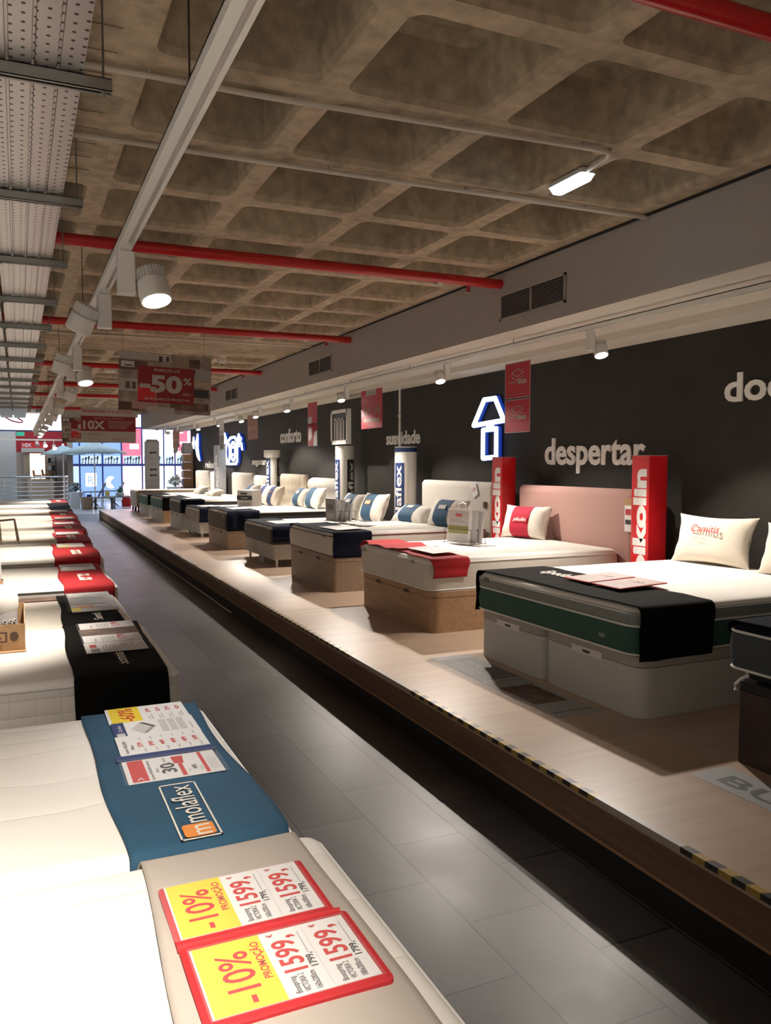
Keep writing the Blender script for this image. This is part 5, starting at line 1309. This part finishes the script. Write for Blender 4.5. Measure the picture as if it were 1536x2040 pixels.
# molaflex price sheets
specs = [(.585, 2.545, '30', 'price sheet reading 30 and 449 with red bars on the blue runner'), (.590, 2.80, 'list', 'price list from 379 to 549 on the blue runner'),
         (.592, 2.965, 'photo', 'sheet picturing a mattress on the blue runner'), (.588, 3.16, '60', 'yellow sheet reading -60% at the far edge of blue runner')]
for i, (xx, yy, k_, lab) in enumerate(specs):
    S = price(xx, yy, .613 + (.0 if i == 0 else (.004 - .001 * i)), k_, w_=.205, h_=.30); S.b.build('price_sheet', None, lab, 'price sheet', 'price sheets on the blue runner', smooth=0)
b = MB(); b.box(.27, .60, 2.755, 2.80, .612, .6165, 'blue_ink'); b.build('folder_spine', label='navy folder spine between the blue runner price sheets', cat='folder spine', smooth=0)
b = MB(); b.box(.275, .598, 2.535, 2.76, .6178, .6181, 'plastic_film'); b.build('plastic_sleeve', label='clear plastic sleeve over the sheet reading 30', cat='plastic sleeve', smooth=0)
# Somnis sheets
for (xx, yy, k_, w_, lab) in ((.61, 4.42, 'text', .25, 'grey leaflet nearest the word Somnis on the large black runner'), (.615, 4.68, 'small', .19, 'sheet reading 179 in the middle of the large black runner'), (.62, 5.07, 'small', .19, 'far sheet with red price on the large black runner')):
    S = price(xx, yy, .614, k_, w_=w_, h_=.31); S.b.build('price_sheet', None, lab, 'price sheet', 'price sheets on the large black runner', smooth=0)
b = MB(); b.box(.295, .63, 4.40, 5.27, .6165, .6168, 'plastic_film'); b.build('plastic_sleeve', label='long clear sleeve over the large black runner sheets', cat='plastic sleeve', smooth=0)
b = MB(); b.box(.30, .62, 4.87, 5.07, .613, .6145, 'photo_brown'); b.build('folder_board', label='bare brown folder board between sheets on large black runner', cat='folder board', smooth=0)
t = thing('price_folder', 'crumpled plastic folder of grey leaflets on the smaller black runner', 'price folder', (.45, 6.1, .6))
S = Sheet((.605, 5.76, .601), (0, 1, 0), (-1, 0, 0)); S.slabp(0, 0, .80, .30, .008, 'paper_grey'); S.rect(0, .24, .12, .30, 'yellow', .009); S.rect(.12, .15, .2, .25, 'orange', .009)
for k in range(9): S.rect(.05 + .08 * k, .03, .06 + .08 * k, .26 - .03 * (k % 3), 'grey_ink', .0095)
S.rect(.26, 0, .266, .3, 'black_ink', .0095); S.rect(.56, 0, .566, .3, 'black_ink', .0095); S.b.build('sheets', t, smooth=0)
b = MB(); vs = []
for i in range(13):
    for j in range(7): vs.append((.61 - .33 * j / 6, 5.74 + .84 * i / 12, .612 + .006 * random.random()))
b.add(vs, [(i * 7 + j, (i + 1) * 7 + j, (i + 1) * 7 + j + 1, i * 7 + j + 1) for i in range(12) for j in range(6)], 'plastic_film'); b.build('plastic_sleeve', t, smooth=0)

# kraft box with a white bag
t = thing('cardboard_box', 'open kraft cardboard display box at the left edge', 'cardboard box', (-.15, 4.85, .600))
b = MB(); x0, x1, y0, y1, z0, z1 = -.36, .012, 4.70, 4.98, .602, .745; th = .004
b.box(x0, x1, y0, y1, z0, z0 + th, 'kraft'); b.box(x0, x1, y0, y0 + th, z0, z1, 'kraft'); b.box(x0, x0 + th, y0, y1, z0, z1 + .05, 'kraft'); b.box(x0, x1, y1 - th, y1, z0, z1 + .07, 'kraft')
b.add([(x1, y0, z0), (x1, y1, z0), (x1, y1, z1 + .07), (x1, (y0 + y1) / 2, z1 + .05), (x1, y0, z1), (x1 - th, y0, z0), (x1 - th, y1, z0), (x1 - th, y1, z1 + .07), (x1 - th, (y0 + y1) / 2, z1 + .05), (x1 - th, y0, z1)],
      [(0, 1, 2, 3, 4), (9, 8, 7, 6, 5), (2, 7, 8, 3), (3, 8, 9, 4)], 'kraft'); b.build('tray', t, smooth=0)
b = MB(); b.obox((x0 / 2 + x1 / 2, y0 - .018, z0 + .002), (.19, 0, 0), (0, .02, 0), (0, 0, .002), 'kraft'); b.build('bottom_flap', t, smooth=0)
S = Sheet((x0, y0 - .0012, z0), (1, 0, 0), (0, 0, 1)); S.rect(.13, .05, .285, .105, 'kraft_dark', .0005); S.rect(.14, .058, .275, .097, 'kraft', .001); S.txt('valle', .16, .065, .022, 'kraft_dark', .0015, .01, width=.1)
S.poly([(.318 + .022 * math.cos(a * PI / 6), .078 + .026 * math.sin(a * PI / 6)) for a in range(12)], 'kraft_dark', .0005); S.rect(.16, .028, .26, .032, 'kraft_dark', .0005); S.rect(.17, .018, .26, .021, 'kraft_dark', .0005); S.b.build('printing', t, smooth=0)
t = thing('rolled_pillow', 'white rolled pillow in a grey eyelet sleeve standing in the kraft box', 'rolled pillow', (-.13, 4.84, .61))
b = MB(); b.lathe((-.115, 4.84, .607), [(.075, 0), (.09, .01), (.092, .13), (.094, .22), (.088, .225)], 'lgrey_ink'); b.build('sleeve', t)
b = MB(); b.lathe((-.115, 4.84, .607), [(.09, .18), (.098, .215), (.098, .26), (.088, .30), (.06, .325), (.02, .335)], 'white_cloth', n=36); b.build('pillow_top', t)
for k in range(8):
    a = -PI / 2 + (k - 4) * .32; p = Vector((-.115 + .094 * math.cos(a), 4.84 + .094 * math.sin(a), .607 + .145)); d = Vector((math.cos(a), math.sin(a), 0))
    b = MB(); b.cyl(p, p + d * .003, .010, 'white_gloss', n=12); b.cyl(p + d * .003, p + d * .0035, .005, 'black', n=10); b.build('eyelet', t)
t = thing('rolled_pillow', 'white rolled pillow standing further back at the left edge', 'rolled pillow', (-.21, 6.9, .6))
b = MB(); b.lathe((-.235, 7.2, .604), [(.075, 0), (.09, .01), (.092, .12), (.09, .2)], 'lgrey_ink'); b.build('sleeve', t)
b = MB(); b.lathe((-.235, 7.2, .604), [(.09, .19), (.096, .22), (.092, .27), (.06, .30), (.02, .31)], 'white_cloth'); b.build('pillow_top', t)
b = MB(); b.lathe((-.235, 7.2, .602), [(.10, 0), (.104, .06)], 'kraft', cap1=False); b.build('kraft_ring', t)
# grey frame stand
t = thing('frame_stand', 'grey metal frame stand leaning on the left beds', 'frame stand', (-.08, 10.9, .60))
b = MB()
def bar(p, q, r=.012): b.tube([p, q], r, 'oak_grey', 6)
bar((-.235, 11.15, .88), (-.06, 11.15, .895), .014); bar((-.235, 11.15, .88), (-.21, 10.97, .605)); bar((-.06, 11.15, .895), (-.01, 10.97, .605)); bar((-.235, 11.15, .88), (-.25, 11.4, .605)); bar((-.06, 11.15, .895), (-.03, 11.4, .605))
b.build('frame', t)

# ================================================================== HANGING BANNERS
def room_photo(S, W_, H_, L1):
    S.rect(0, 0, W_, H_, 'photo_room', L1)
    P = lambda x0, y0, x1, y1, m, l=.0004: S.rect(x0 * W_, y0 * H_, x1 * W_, y1 * H_, m, L1 + l)
    P(0, .88, .55, .99, 'lid_grey'); P(0, .70, .30, .86, 'photo_brown'); P(.02, .74, .16, .84, 'lgrey_ink', .0008); P(.06, .76, .14, .78, 'black_ink', .0012); P(.60, .70, .82, .98, 'oak_grey'); P(.75, .80, .87, .95, 'photo_brown', .0008)
    P(.80, .60, .99, .78, 'grey_ink'); P(.81, .48, .99, .58, 'oak_pale'); P(.81, .30, .98, .44, 'black_ink'); P(.55, .06, .98, .20, 'photo_brown'); P(0, .34, .2, .55, 'lid_grey'); P(.07, .38, .12, .50, 'photo_brown', .0008); P(.14, .38, .18, .50, 'photo_brown', .0008)
    P(0, .02, .22, .16, 'kraft_dark'); P(.14, .05, .42, .18, 'pink', .0008); P(.3, .0, .6, .1, 'lid_grey', .0012); P(.42, .86, .46, .96, 'black_ink', .0008); P(.50, .88, .53, .96, 'black_ink', .0008)
def banner50(label, x0, x1, y, z0, z1, tilt=0.0):
    t = thing('hanging_banner', label, 'banner', ((x0 + x1) / 2, y, z0), 'promotion banners hanging from the waffle ceiling')
    S = Sheet((x0, y, z0), (1, 0, -tilt), (tilt, 0, 1)); W_, H_ = x1 - x0, z1 - z0; S.slabp(0, 0, W_, H_, .004, 'photo_room'); L1 = .0046
    room_photo(S, W_, H_, L1); L2 = L1 + .0022
    S.rect(.2 * W_, .17 * H_, .81 * W_, .78 * H_, 'banner_red', L2); S.rect(.2 * W_, .2 * H_, .40 * W_, .44 * H_, 'pink', L2 + .0002); S.rect(.2 * W_, .2 * H_, .39 * W_, .42 * H_, 'red_ink', L2 + .0004)
    L3 = L2 + .0012
    S.txt('-50', .22 * W_, .36 * H_, .27 * H_, 'lid_grey', L3, .045, width=.46 * W_); S.txt('%', .69 * W_, .50 * H_, .12 * H_, 'lid_grey', L3, .02, width=.09 * W_)
    S.txt('PROMOÇÃO ATÉ', .37 * W_, .70 * H_, .045 * H_, 'lid_grey', L3, .02, width=.28 * W_); S.txt('DESC.', .69 * W_, .32 * H_, .04 * H_, 'lid_grey', L3, .01, width=.09 * W_)
    S.txt('EM MILHARES DE PRODUTOS', .27 * W_, .215 * H_, .04 * H_, 'lid_grey', L3, .01, width=.49 * W_)
    S.b.build('printed_board', t, smooth=0)
    b = MB()
    for f in (.06, .94): b.cyl((x0 + W_ * f, y, z1 - tilt * W_ * f), (x0 + W_ * f, y, CZ), .0015, 'dark_steel', n=5)
    b.build('hanging_wire', t)
    return t
banner50('large hanging promotion banner reading -50%', .93, 1.855, 8.6, 2.125, 2.725, .035)
banner50('smaller far promotion banner half hidden, reading 50', .86, 1.76, 18.5, 2.03, 2.63, .0)
t = thing('hanging_banner', 'hanging red and white financing banner reading 10X', 'banner', (1.41, 14.5, 1.94), 'promotion banners hanging from the waffle ceiling')
x0, z0, W_, H_ = .97, 1.945, .88, .585
S = Sheet((x0, 14.5, z0), (1, 0, -.01), (.01, 0, 1)); S.slabp(0, 0, W_, H_, .004, 'lid_grey'); S.rect(0, .19, W_, .44, 'banner_red', .0046)
S.txt('FINANCIAR A SUA CASA', .02, .50, .04, 'crimson_ink', .005, .02, width=.80); S.txt('10X', .03, .225, .135, 'lid_grey', .0056, .04, width=.35); S.txt('PARTIR AS SUAS COMPRAS EM', .2, .395, .02, 'lid_grey', .0056, width=.47)
for i in range(6): S.rect(.42 + .02 * (i % 2), .36 - i * .024, .86 - .03 * i, .366 - i * .024, 'lid_grey', .0056)
for i in range(4): S.rect(.05 + .02 * i, .155 - i * .014, .4 - .03 * i, .158 - i * .014, 'photo_brown', .005)
S.txt('TAN 0%', .13, .055, .022, 'crimson_ink', .005, width=.11); S.txt('24x 36x 48x', .50, .06, .02, 'crimson_ink', .005, width=.22); S.rect(.25, .055, .42, .06, 'crimson_ink', .005); S.rect(.5, .045, .72, .05, 'crimson_ink', .005)
S.b.build('printed_board', t, smooth=0)
b = MB()
for f in (.05, .83): b.cyl((x0 + f, 14.5, z0 + H_), (x0 + f, 14.5, CZ), .0015, 'dark_steel', n=5)
b.build('hanging_wire', t)
b = MB(); b.box(BX - .06, BX, 17.8, 17.86, 2.96, 3.03, 'red_ink'); b.build('red_tag', label='little red sign by the beam right of the large banner', cat='sign')

# ================================================================== FAR END
# shopfront
FY = 36.0
t = MB(); fr = t
for x in (1.96, 2.32, 3.22, 3.99, 4.83, 5.73, 6.2, 7.05, 8.4): fr.box(x - .03, x + .03, FY - .08, FY, 0, 5.0, 'blue_frame')
fr.box(1.9, 9, FY - .10, FY, 1.46, 1.56, 'blue_frame'); fr.box(1.9, 9, FY - .1, FY, 3.05, 3.12, 'blue_frame'); fr.box(1.9, 9, FY - .1, FY, 0, .12, 'column')
fr.build('window_frame_shopfront', kind='structure', smooth=0)
panes = [(1.99, 2.29, 'pane_sky'), (2.35, 3.19, 'pane_blue'), (3.25, 3.96, 'pane_blue'), (4.02, 4.80, 'pane_rose'), (4.86, 5.70, 'pane_white'), (5.76, 6.17, 'pane_white'), (6.23, 7.02, 'pane_rose'), (7.08, 8.37, 'pane_rose'), (8.4, 9.6, 'pane_white')]
n_ = 1
for a, c, m in panes:
    up = {'pane_blue': 'pane_blue', 'pane_sky': 'pane_blue', 'pane_rose': 'pane_pink' if a < 5 else 'pane_rose', 'pane_white': 'pane_white'}[m]
    b = MB(); b.box(a, c, FY - .02, FY - .01, .12, 1.46, m); b.box(a, c, FY - .02, FY - .01, 1.56, 3.05, up); b.box(a, c, FY - .02, FY - .01, 3.12, 5, 'pane_white'); b.build('window_%d' % n_, kind='structure', smooth=0); n_ += 1
# strip of little pot plants printed/standing along the transom
pots = 0
for a, c, m in panes[1:8]:
    S = Sheet((a + .03, FY - .1, 1.56), (1, 0, 0), (0, 0, 1)); wd = c - a - .06; S.rect(0, 0, wd, .34, 'pane_sky', .004)
    k = 0; x = .02
    while x < wd - .08:
        hgt = .22 + .08 * ((k * 7) % 3) / 2
        S.poly([(x, .02), (x + .05, .0), (x + .06, .12), (x + .10, hgt), (x + .04, hgt + .03), (x, hgt - .05), (x + .03, .13)], ['grey_ink', 'blue_ink', 'black_ink'][k % 3], .008); x += .115; k += 1
    S.b.build('window_poster', None, ['leftmost', 'second', 'third', 'fourth', 'fifth', 'sixth', 'rightmost'][pots] + ' strip of dark figures along the shop window transom', 'window poster', 'figure strips on the shop window', smooth=0); pots += 1
# display pieces on the panes
def sheetthing(name, label, cat, x, z, y, rects, txts=()):
    S = Sheet((x, y, z), (1, 0, 0), (0, 0, 1))
    for (a, c, d, e, m) in rects: S.slabp(a, c, d, e, .004, m)
    for (s_, a, c, h, m, w_) in txts: S.txt(s_, a, c, h, m, .006, .01, width=w_)
    return S.b.build(name, None, label, cat, smooth=0)
sheetthing('window_sign', 'white figured sign on the blue shop window', 'window sign', 2.55, .62, FY - .02, [(0, 0, .42, .55, 'pane_white')], [('R', .08, .08, .35, 'pane_blue', .25)])
S = Sheet((3.45, FY - .02, .5), (1, 0, 0), (0, 0, 1)); S.poly([(.1 + .22 * math.cos(a), .28 + .26 * math.sin(a)) for a in [PI / 2 + i * PI / 8 for i in range(9)]] + [(.1 - .10 * math.cos(a) * .9 + .0, .28 + .16 * math.sin(a)) for a in [-PI / 2 + PI + PI - i * PI / 8 for i in range(0)]] + [(.22, .05), (.06, .28), (.22, .5)], 'pane_white', .004)
S.b.build('window_sign', None, 'white crescent decal on the blue shop window', 'window sign', smooth=0)
sheetthing('window_sign', 'pink banner with white panel high in the shop window', 'window sign', 4.25, 1.98, FY - .02, [(0, 0, .55, .6, 'pane_pink'), (.08, .2, .45, .42, 'pane_white')])
sheetthing('window_sign', 'upper right pink poster behind the last bed', 'window sign', 6.25, 2.1, FY - .02, [(0, 0, .1, .95, 'photo_brown'), (.12, .0, .5, .9, 'pane_pink'), (.12, .3, .5, .42, 'pane_white')])
# red wall patch and lit interior, left
b = MB(); b.box(-6, -.05, 29.0, 29.4, 0, 2.75, 'column'); b.build('wall_far', kind='structure', smooth=0)
b = MB(); b.box(-6, 1.9, 33.3, 33.4, 0, 2.0, 'shop'); b.box(-6, 1.9, 33.3, 33.4, 2.0, 3.1, 'crimson_cloth'); b.box(1.7, 1.9, 33.0, 36, 0, 5, 'shop'); b.build('wall_shop', kind='structure', smooth=0)
b = MB(); b.box(.40, .92, 33.2, 33.28, 1.0, 1.95, 'door_glow'); b.build('door_1', kind='structure', smooth=0)
b = MB(); b.box(.18, .40, 33.18, 33.28, .9, 2.0, 'oak_grey'); b.box(.3, .95, 33.15, 33.28, 1.95, 2.0, 'red_ink'); b.build('trim_4', kind='structure', smooth=0)
S = Sheet((.12, 33.1, 2.15), (1, 0, 0), (0, 0, 1)); S.slabp(0, 0, .8, .2, .01, 'red_ink'); S.slabp(0, -.16, .8, 0, .01, 'lid_grey'); S.txt('10X', .05, .04, .13, 'paper', .014, .02, width=.3); S.b.build('shop_sign', None, 'far red 10X sign over the beige shop', 'sign', smooth=0)
t = thing('shop_shelf', 'dark shelf with goods right of the lit doorway', 'shelf', (1.1, 33.0, 1.0))
b = MB(); 
for z in (1.0, 1.3, 1.6): b.box(.95, 1.3, 32.9, 33.2, z, z + .02, 'black')
b.box(.94, .96, 32.9, 33.2, .9, 1.85, 'black'); b.box(1.29, 1.31, 32.9, 33.2, .9, 1.85, 'black'); b.build('rack', t, smooth=0)
for k, (x, z, m) in enumerate([(1.0, 1.02, 'black'), (1.15, 1.02, 'photo_brown'), (1.02, 1.32, 'lgrey_ink'), (1.16, 1.32, 'black'), (1.02, 1.62, 'black'), (1.15, 1.62, 'lid_grey')]):
    b = MB(); b.box(x, x + .1, 32.92, 33.1, z, z + .16 + .03 * (k % 2), m); b.build('goods', t, smooth=0)
def armchair(label, x, y, z):
    t = thing('armchair', label, 'armchair', (x, y, z), 'tan armchairs in the lit doorway')
    b = MB(); b.loft([rrect(x, x + .28, y, y + .3, .04, z + .08), rrect(x, x + .28, y, y + .3, .04, z + .15)], 'brown_leather'); b.build('seat', t)
    b = MB(); b.loft([rrect(x, x + .07, y, y + .3, .03, z + .1), rrect(x - .03, x + .04, y, y + .3, .03, z + .32)], 'brown_leather'); b.build('backrest', t)
    for px in (x + .03, x + .25): b = MB(); b.cyl((px, y + .03, z), (px, y + .03, z + .08), .012, 'black', n=8); b.build('leg', t)
armchair('tan armchair at the left of the lit doorway', .50, 32.6, 1.0)
armchair('tan armchair at the right of the lit doorway', .80, 32.7, 1.03)
b = MB(); b.box(.3, 1.2, 32.5, 33.0, .0, 1.0, 'oak_pale'); b.build('display_plinth', label='light plinth carrying the tan armchairs', cat='plinth')
# exit sign
t = thing('exit_sign', 'small green exit sign under the white lit sign', 'exit sign', (.05, 28.9, 2.6))
b = MB(); b.box(-.03, .2, 27.28, 27.31, 2.42, 2.54, 'exit'); b.box(.02, .03, 27.29, 27.3, 2.54, 2.57, 'dark_steel'); b.box(.14, .15, 27.29, 27.3, 2.54, 2.57, 'dark_steel'); b.build('panel', t, smooth=0)
# big lit sign with red strokes
t = thing('lit_sign', 'big white lit sign with dark pink curved strokes', 'sign', (.3, 27.2, 2.6))
b = MB(); b.box(-3.5, 1.25, 27.2, 27.35, 2.60, 3.10, 'screen'); b.build('light_panel', t, smooth=0)
b = MB(); b.box(-3.5, 1.27, 27.22, 27.38, 2.56, 2.60, 'blue_frame'); b.box(1.25, 1.28, 27.2, 27.38, 2.56, 3.12, 'blue_frame'); b.build('frame', t, smooth=0)
b = MB(); b.tube([(-.43, 27.18, 3.10), (-.33, 27.18, 2.98), (-.15, 27.18, 2.87), (.05, 27.18, 2.82), (.17, 27.18, 2.83), (.16, 27.18, 2.87), (.02, 27.18, 2.96), (-.11, 27.18, 3.10)], .022, mat('pink stroke', (.5, .02, .12), .5), 8); b.build('curved_stroke', t)
# header above screen and end of slab
b = MB(); b.box(-6, 3.57, 27.4, 27.5, 3.05, 3.6, 'grey_wall'); b.build('wall_header', kind='structure', smooth=0)
# far track with two lit spots
t = thing('lighting_track', 'short white lighting track far away above the parasols', 'lighting track', (.6, 28, 2.33))
b = MB(); b.box(-.6, 1.9, 28, 28.05, 2.30, 2.35, 'white_paint'); b.build('rail', t, smooth=0)
for x, z, lab in ((.78, 2.14, 'left bright spotlight on the far white track'), (1.05, 2.06, 'right bright spotlight on the far white track'), (.55, 2.16, 'unlit spotlight on the far white track')):
    s_ = thing('track_spotlight', lab, 'spotlight', (x, 28, 2.2), 'spotlights on the far track')
    b = MB(); b.cyl((x, 28, z + .10), (x + .02, 27.95, z), .05, 'white_paint', n=14); b.build('lamp_head', s_)
    b = MB(); b.cyl((x + .02, 27.95, z + .003), (x + .026, 27.935, z - .025), .06, 'lens' if x != .55 else 'vent', n=14); b.build('lens', s_)
    b = MB(); b.cyl((x, 28, z + .1), (x, 28, 2.3), .01, 'white_paint', n=6); b.build('stem', s_)

# railing of the atrium
t = thing('railing', 'polished steel railing curving round the atrium void', 'railing', (.4, 28.3, 0))
for k, z in enumerate((1.15, .98, .83, .70, .57, .44)):
    b = MB(); pts = [(-1.2, 28.0, z), (.4, 28.0, z), (1.0, 28.1, z), (1.35, 28.5, z), (1.5, 29.2, z), (1.55, 31, z)]
    b.tube(pts, .022 if k == 0 else .011, 'chrome', 8); b.build('rail', t)
for x, y in ((-.42, 28), (.35, 28), (.95, 28.08), (1.38, 28.55), (1.53, 30)):
    b = MB(); b.cyl((x, y, 0), (x, y, 1.13), .02, 'chrome', n=10); b.build('post', t)
b = MB(); b.box(-.4, .33, 27.99, 28.0, .25, 1.05, 'glass'); b.build('glass_panel', t, smooth=0)
# parasols
def parasol(label, x, y, za, r_, drop):
    t = thing('parasol', label, 'parasol', (x, y, 0), 'pale blue parasols')
    b = MB(); n = 8; rim = [(x + r_ * math.cos(2 * PI * i / n + .3), y + r_ * math.sin(2 * PI * i / n + .3), za - drop) for i in range(n)]
    for i in range(n):
        a, c = Vector(rim[i]), Vector(rim[(i + 1) % n]); top = Vector((x, y, za)); m_ = (a + c) / 2 + Vector((0, 0, .03)); mm = (m_ + top) / 2 + Vector((0, 0, -.03)); am = (a + top) / 2 + Vector((0, 0, .02)); cm = (c + top) / 2 + Vector((0, 0, .02))
        b.face([a, m_, mm, am], 'fabric_umb'); b.face([m_, c, cm, mm], 'fabric_umb'); b.face([am, mm, top], 'fabric_umb'); b.face([mm, cm, top], 'fabric_umb')
    o = b.build('canopy', t, smooth=20, merge=True); s_ = o.modifiers.new('thickness', 'SOLIDIFY'); s_.thickness = .01
    b = MB(); b.cyl((x, y, 0.05), (x, y, za), .022, 'white_paint', n=10); b.build('pole', t)
    b = MB(); b.lathe((x, y, za), [(.05, -.02), (.04, .03), (.01, .06)], 'white_paint', n=10); b.build('finial', t)
    b = MB(); b.lathe((x, y, 0), [(.28, 0), (.28, .05), (.05, .08)], 'column'); b.build('foot', t)
parasol('larger pale blue parasol under the 10X banner', 2.45, 30.3, 2.36, 1.18, .44)
parasol('smaller pale blue parasol partly behind the larger one', 1.52, 32.35, 2.25, .84, .36)
# outdoor furniture
def sling_chair(label, x, y, dirn=1):
    t = thing('outdoor_chair', label, 'outdoor chair', (x, y, 0), 'outdoor chairs in the atrium')
    b = MB(); b.obox((x, y, .36), (.26, 0, 0), (0, .25, 0), (0, 0, .012), 'shade_grey'); b.build('seat', t, smooth=0)
    b = MB(); b.obox((x + dirn * .38, y, .62), (.14 * dirn, 0, .26), (0, .25, 0), (.01, 0, -.006), 'shade_grey'); b.build('backrest', t, smooth=0)
    for sy in (-.26, .26):
        b = MB(); b.tube([(x - .26, y + sy, 0), (x - .22, y + sy, .56), (x + .34 * dirn, y + sy, .56)], .014, 'dark_steel', 6); b.tube([(x + .3 * dirn, y + sy, 0), (x - .1, y + sy, .40)], .014, 'dark_steel', 6); b.build('leg_frame', t)
sling_chair('grey sling chair left of the low table', 2.35, 30.9, 1)
sling_chair('grey sling chair behind the low table', 3.05, 31.6, 1)
def low_table(label, x, y, w_, d_, h_):
    t = thing('low_table', label, 'table', (x, y, 0), 'low grey tables in the atrium')
    b = MB(); b.box(x, x + w_, y, y + d_, h_ - .03, h_, 'shade_grey'); b.build('tabletop', t, smooth=0)
    for px, py in ((x + .04, y + .04), (x + w_ - .04, y + .04), (x + .04, y + d_ - .04), (x + w_ - .04, y + d_ - .04)):
        b = MB(); b.box(px - .02, px + .02, py - .02, py + .02, 0, h_ - .03, 'dark_steel'); b.build('leg', t, smooth=0)
low_table('low grey table under the potted plant, left one', 2.35, 29.25, .62, .55, .42)
low_table('low grey table next to the last wall bed', 3.0, 29.7, .95, .6, .42)
def pot_plant(label, x, y, z, r_, h_, m, potm, n=46):
    t = thing('potted_plant', label, 'potted plant', (x, y, z))
    b = MB(); b.lathe((x, y, z), [(r_ * .5, 0), (r_ * .75, h_ * .35), (r_ * .65, h_ * .35)], potm, n=16); b.build('pot', t)
    b = MB(); rnd = random.Random(int(x * 100))
    for k in range(n):
        a = rnd.uniform(0, 2 * PI); el = rnd.uniform(.1, 1.4); L_ = r_ * rnd.uniform(.6, 1.25); p0 = Vector((x, y, z + h_ * .35)); d = Vector((math.cos(a) * math.cos(el), math.sin(a) * math.cos(el), math.sin(el)))
        s_ = d.cross(Vector((0, 0, 1))).normalized() * r_ * .12; p1 = p0 + d * L_ * .6 + Vector((0, 0, h_ * .15)); p2 = p0 + d * L_ + Vector((0, 0, -h_ * .05))
        b.face([p0, p1 - s_, p2, p1 + s_], m)
    b.build('foliage', t, smooth=0)
pot_plant('green potted plant on the low table', 3.25, 29.95, .42, .22, .34, 'plant', 'column')
pot_plant('small green plant beside the farthest bed', 3.75, 30.0, .42, .12, .24, 'plant', 'brown_leather')
pot_plant('pale bushy plant in the bright window by the far bed', 5.0, 29.0, .5, .42, .75, 'plant_pale', 'column', 90)
b = MB(); b.box(4.75, 5.25, 28.75, 29.25, 0, .5, 'column'); b.build('plinth', label='white plinth under the pale bushy plant', cat='plinth')
t = thing('paper_bag', 'small white and yellow carton on the low table', 'carton', (2.75, 29.8, .42)); b = MB(); b.box(2.72, 2.86, 29.55, 29.67, .42, .66, 'paper'); b.box(2.72, 2.86, 29.545, 29.55, .5, .58, 'yellow'); b.build('carton', t, smooth=0)
t = thing('wicker_basket', 'brownish basket beside the grey sling chair', 'basket', (2.0, 29.5, 0)); b = MB(); b.lathe((2.12, 29.6, 0), [(.17, 0), (.2, .3), (.19, .42), (.17, .42), (.17, .05)], 'oak_grey', n=18, cap1=False); b.build('body', t)
b = MB(); b.tube([(1.95, 29.6, .4), (2.0, 29.6, .6), (2.24, 29.6, .6), (2.29, 29.6, .4)], .012, 'brown_leather', 6); b.build('handle', t)
# display goods heap near the railing
for k, (x, y, z, w_, h_, m, lab) in enumerate([(1.62, 30.6, 0, .34, .55, 'column', 'white cushion bag standing at the railing end'), (1.60, 31.9, 0, .24, .8, 'shade_grey', 'dark figured cushion pile beside the white bag'), (2.2, 31.2, 0, .25, .45, 'blue_frame', 'small blue stool near the basket'), (3.45, 31, 0, .3, .4, 'red_cloth', 'red cushion under the far low table')]):
    b = MB(); b.loft([rrect(x, x + w_, y, y + .3, .06, z), rrect(x - .02, x + w_ + .02, y, y + .3, .08, z + h_ * .5), rrect(x + .06, x + w_ - .06, y + .05, y + .25, .05, z + h_)], m); b.build(['cushion_bag', 'cushion_pile', 'stool', 'cushion'][k], label=lab, cat=['cushion', 'cushions', 'stool', 'cushion'][k])
# figured patches of foliage-like blue items behind
pot_plant('bluish leafy plant behind the white cushion bag', 1.85, 31.2, .3, .35, .7, 'fabric_umb', 'column', 60)
# display tower
t = thing('display_tower', 'tall pale display tower with rows of dark pictures', 'display tower', (3.6, 24.7, 0))
b = MB(); b.loft([rrect(3.41, 3.80, 24.6, 24.9, .01, 0), rrect(3.41, 3.80, 24.6, 24.9, .01, 2.22), rrect(3.47, 3.74, 24.65, 24.85, .01, 2.29)], 'grey_panel'); b.build('body', t, smooth=0)
for k in range(6):
    S = Sheet((3.47, 24.598, 1.02 + .165 * k), (1, 0, 0), (0, 0, 1)); m = ['grey_ink', 'black_ink', 'black_ink', 'grey_ink', 'grey_ink', 'black_ink'][k]
    S.poly([(.04, .03), (.10, .01), (.16, .04), (.22, .02), (.27, .06), (.2, .09), (.12, .07), (.06, .09)], m, .002); S.rect(.0, .1, .02, .104, 'black_ink', .002); S.b.build('picture', t, smooth=0)
# stack of kraft boxes in a shelf at the wall end
for k in range(5):
    z0 = .89 + .245 * k - .0
    t = thing('cardboard_box', ['bottom', 'second', 'third', 'fourth', 'topmost'][k] + ' kraft box of the stack at the wall end' if k < 4 else 'pale grey topmost box of the stack at the wall end', 'cardboard box', (4.78, 25.2, z0), 'stacked boxes at the wall end')
    b = MB(); b.box(4.60, 4.86, 25.05, 25.4, z0, z0 + .235 + (.1 if k == 4 else 0), 'kraft' if k < 4 else 'lid_grey'); b.build('carton', t, smooth=0)
    b = MB(); b.box(4.56, 4.60, 25.1, 25.35, z0 + .02, z0 + .21, 'lgrey_ink' if k % 2 else 'photo_grey'); b.build('side_print', t, smooth=0)
b = MB(); b.box(4.55, 4.87, 25.02, 25.42, 0, .885, 'oak_grey'); b.build('box_plinth', label='grey plinth under the stacked boxes at wall end', cat='plinth')
b = MB(); b.box(4.4, 4.5, 25.7, 25.75, 1.9, 2.6, 'lid_grey'); b.box(4.44, 4.46, 25.71, 25.73, 2.58, 2.70, 'steel'); b.build('hanging_banner', label='pale hanging banner above the stacked boxes', cat='banner')
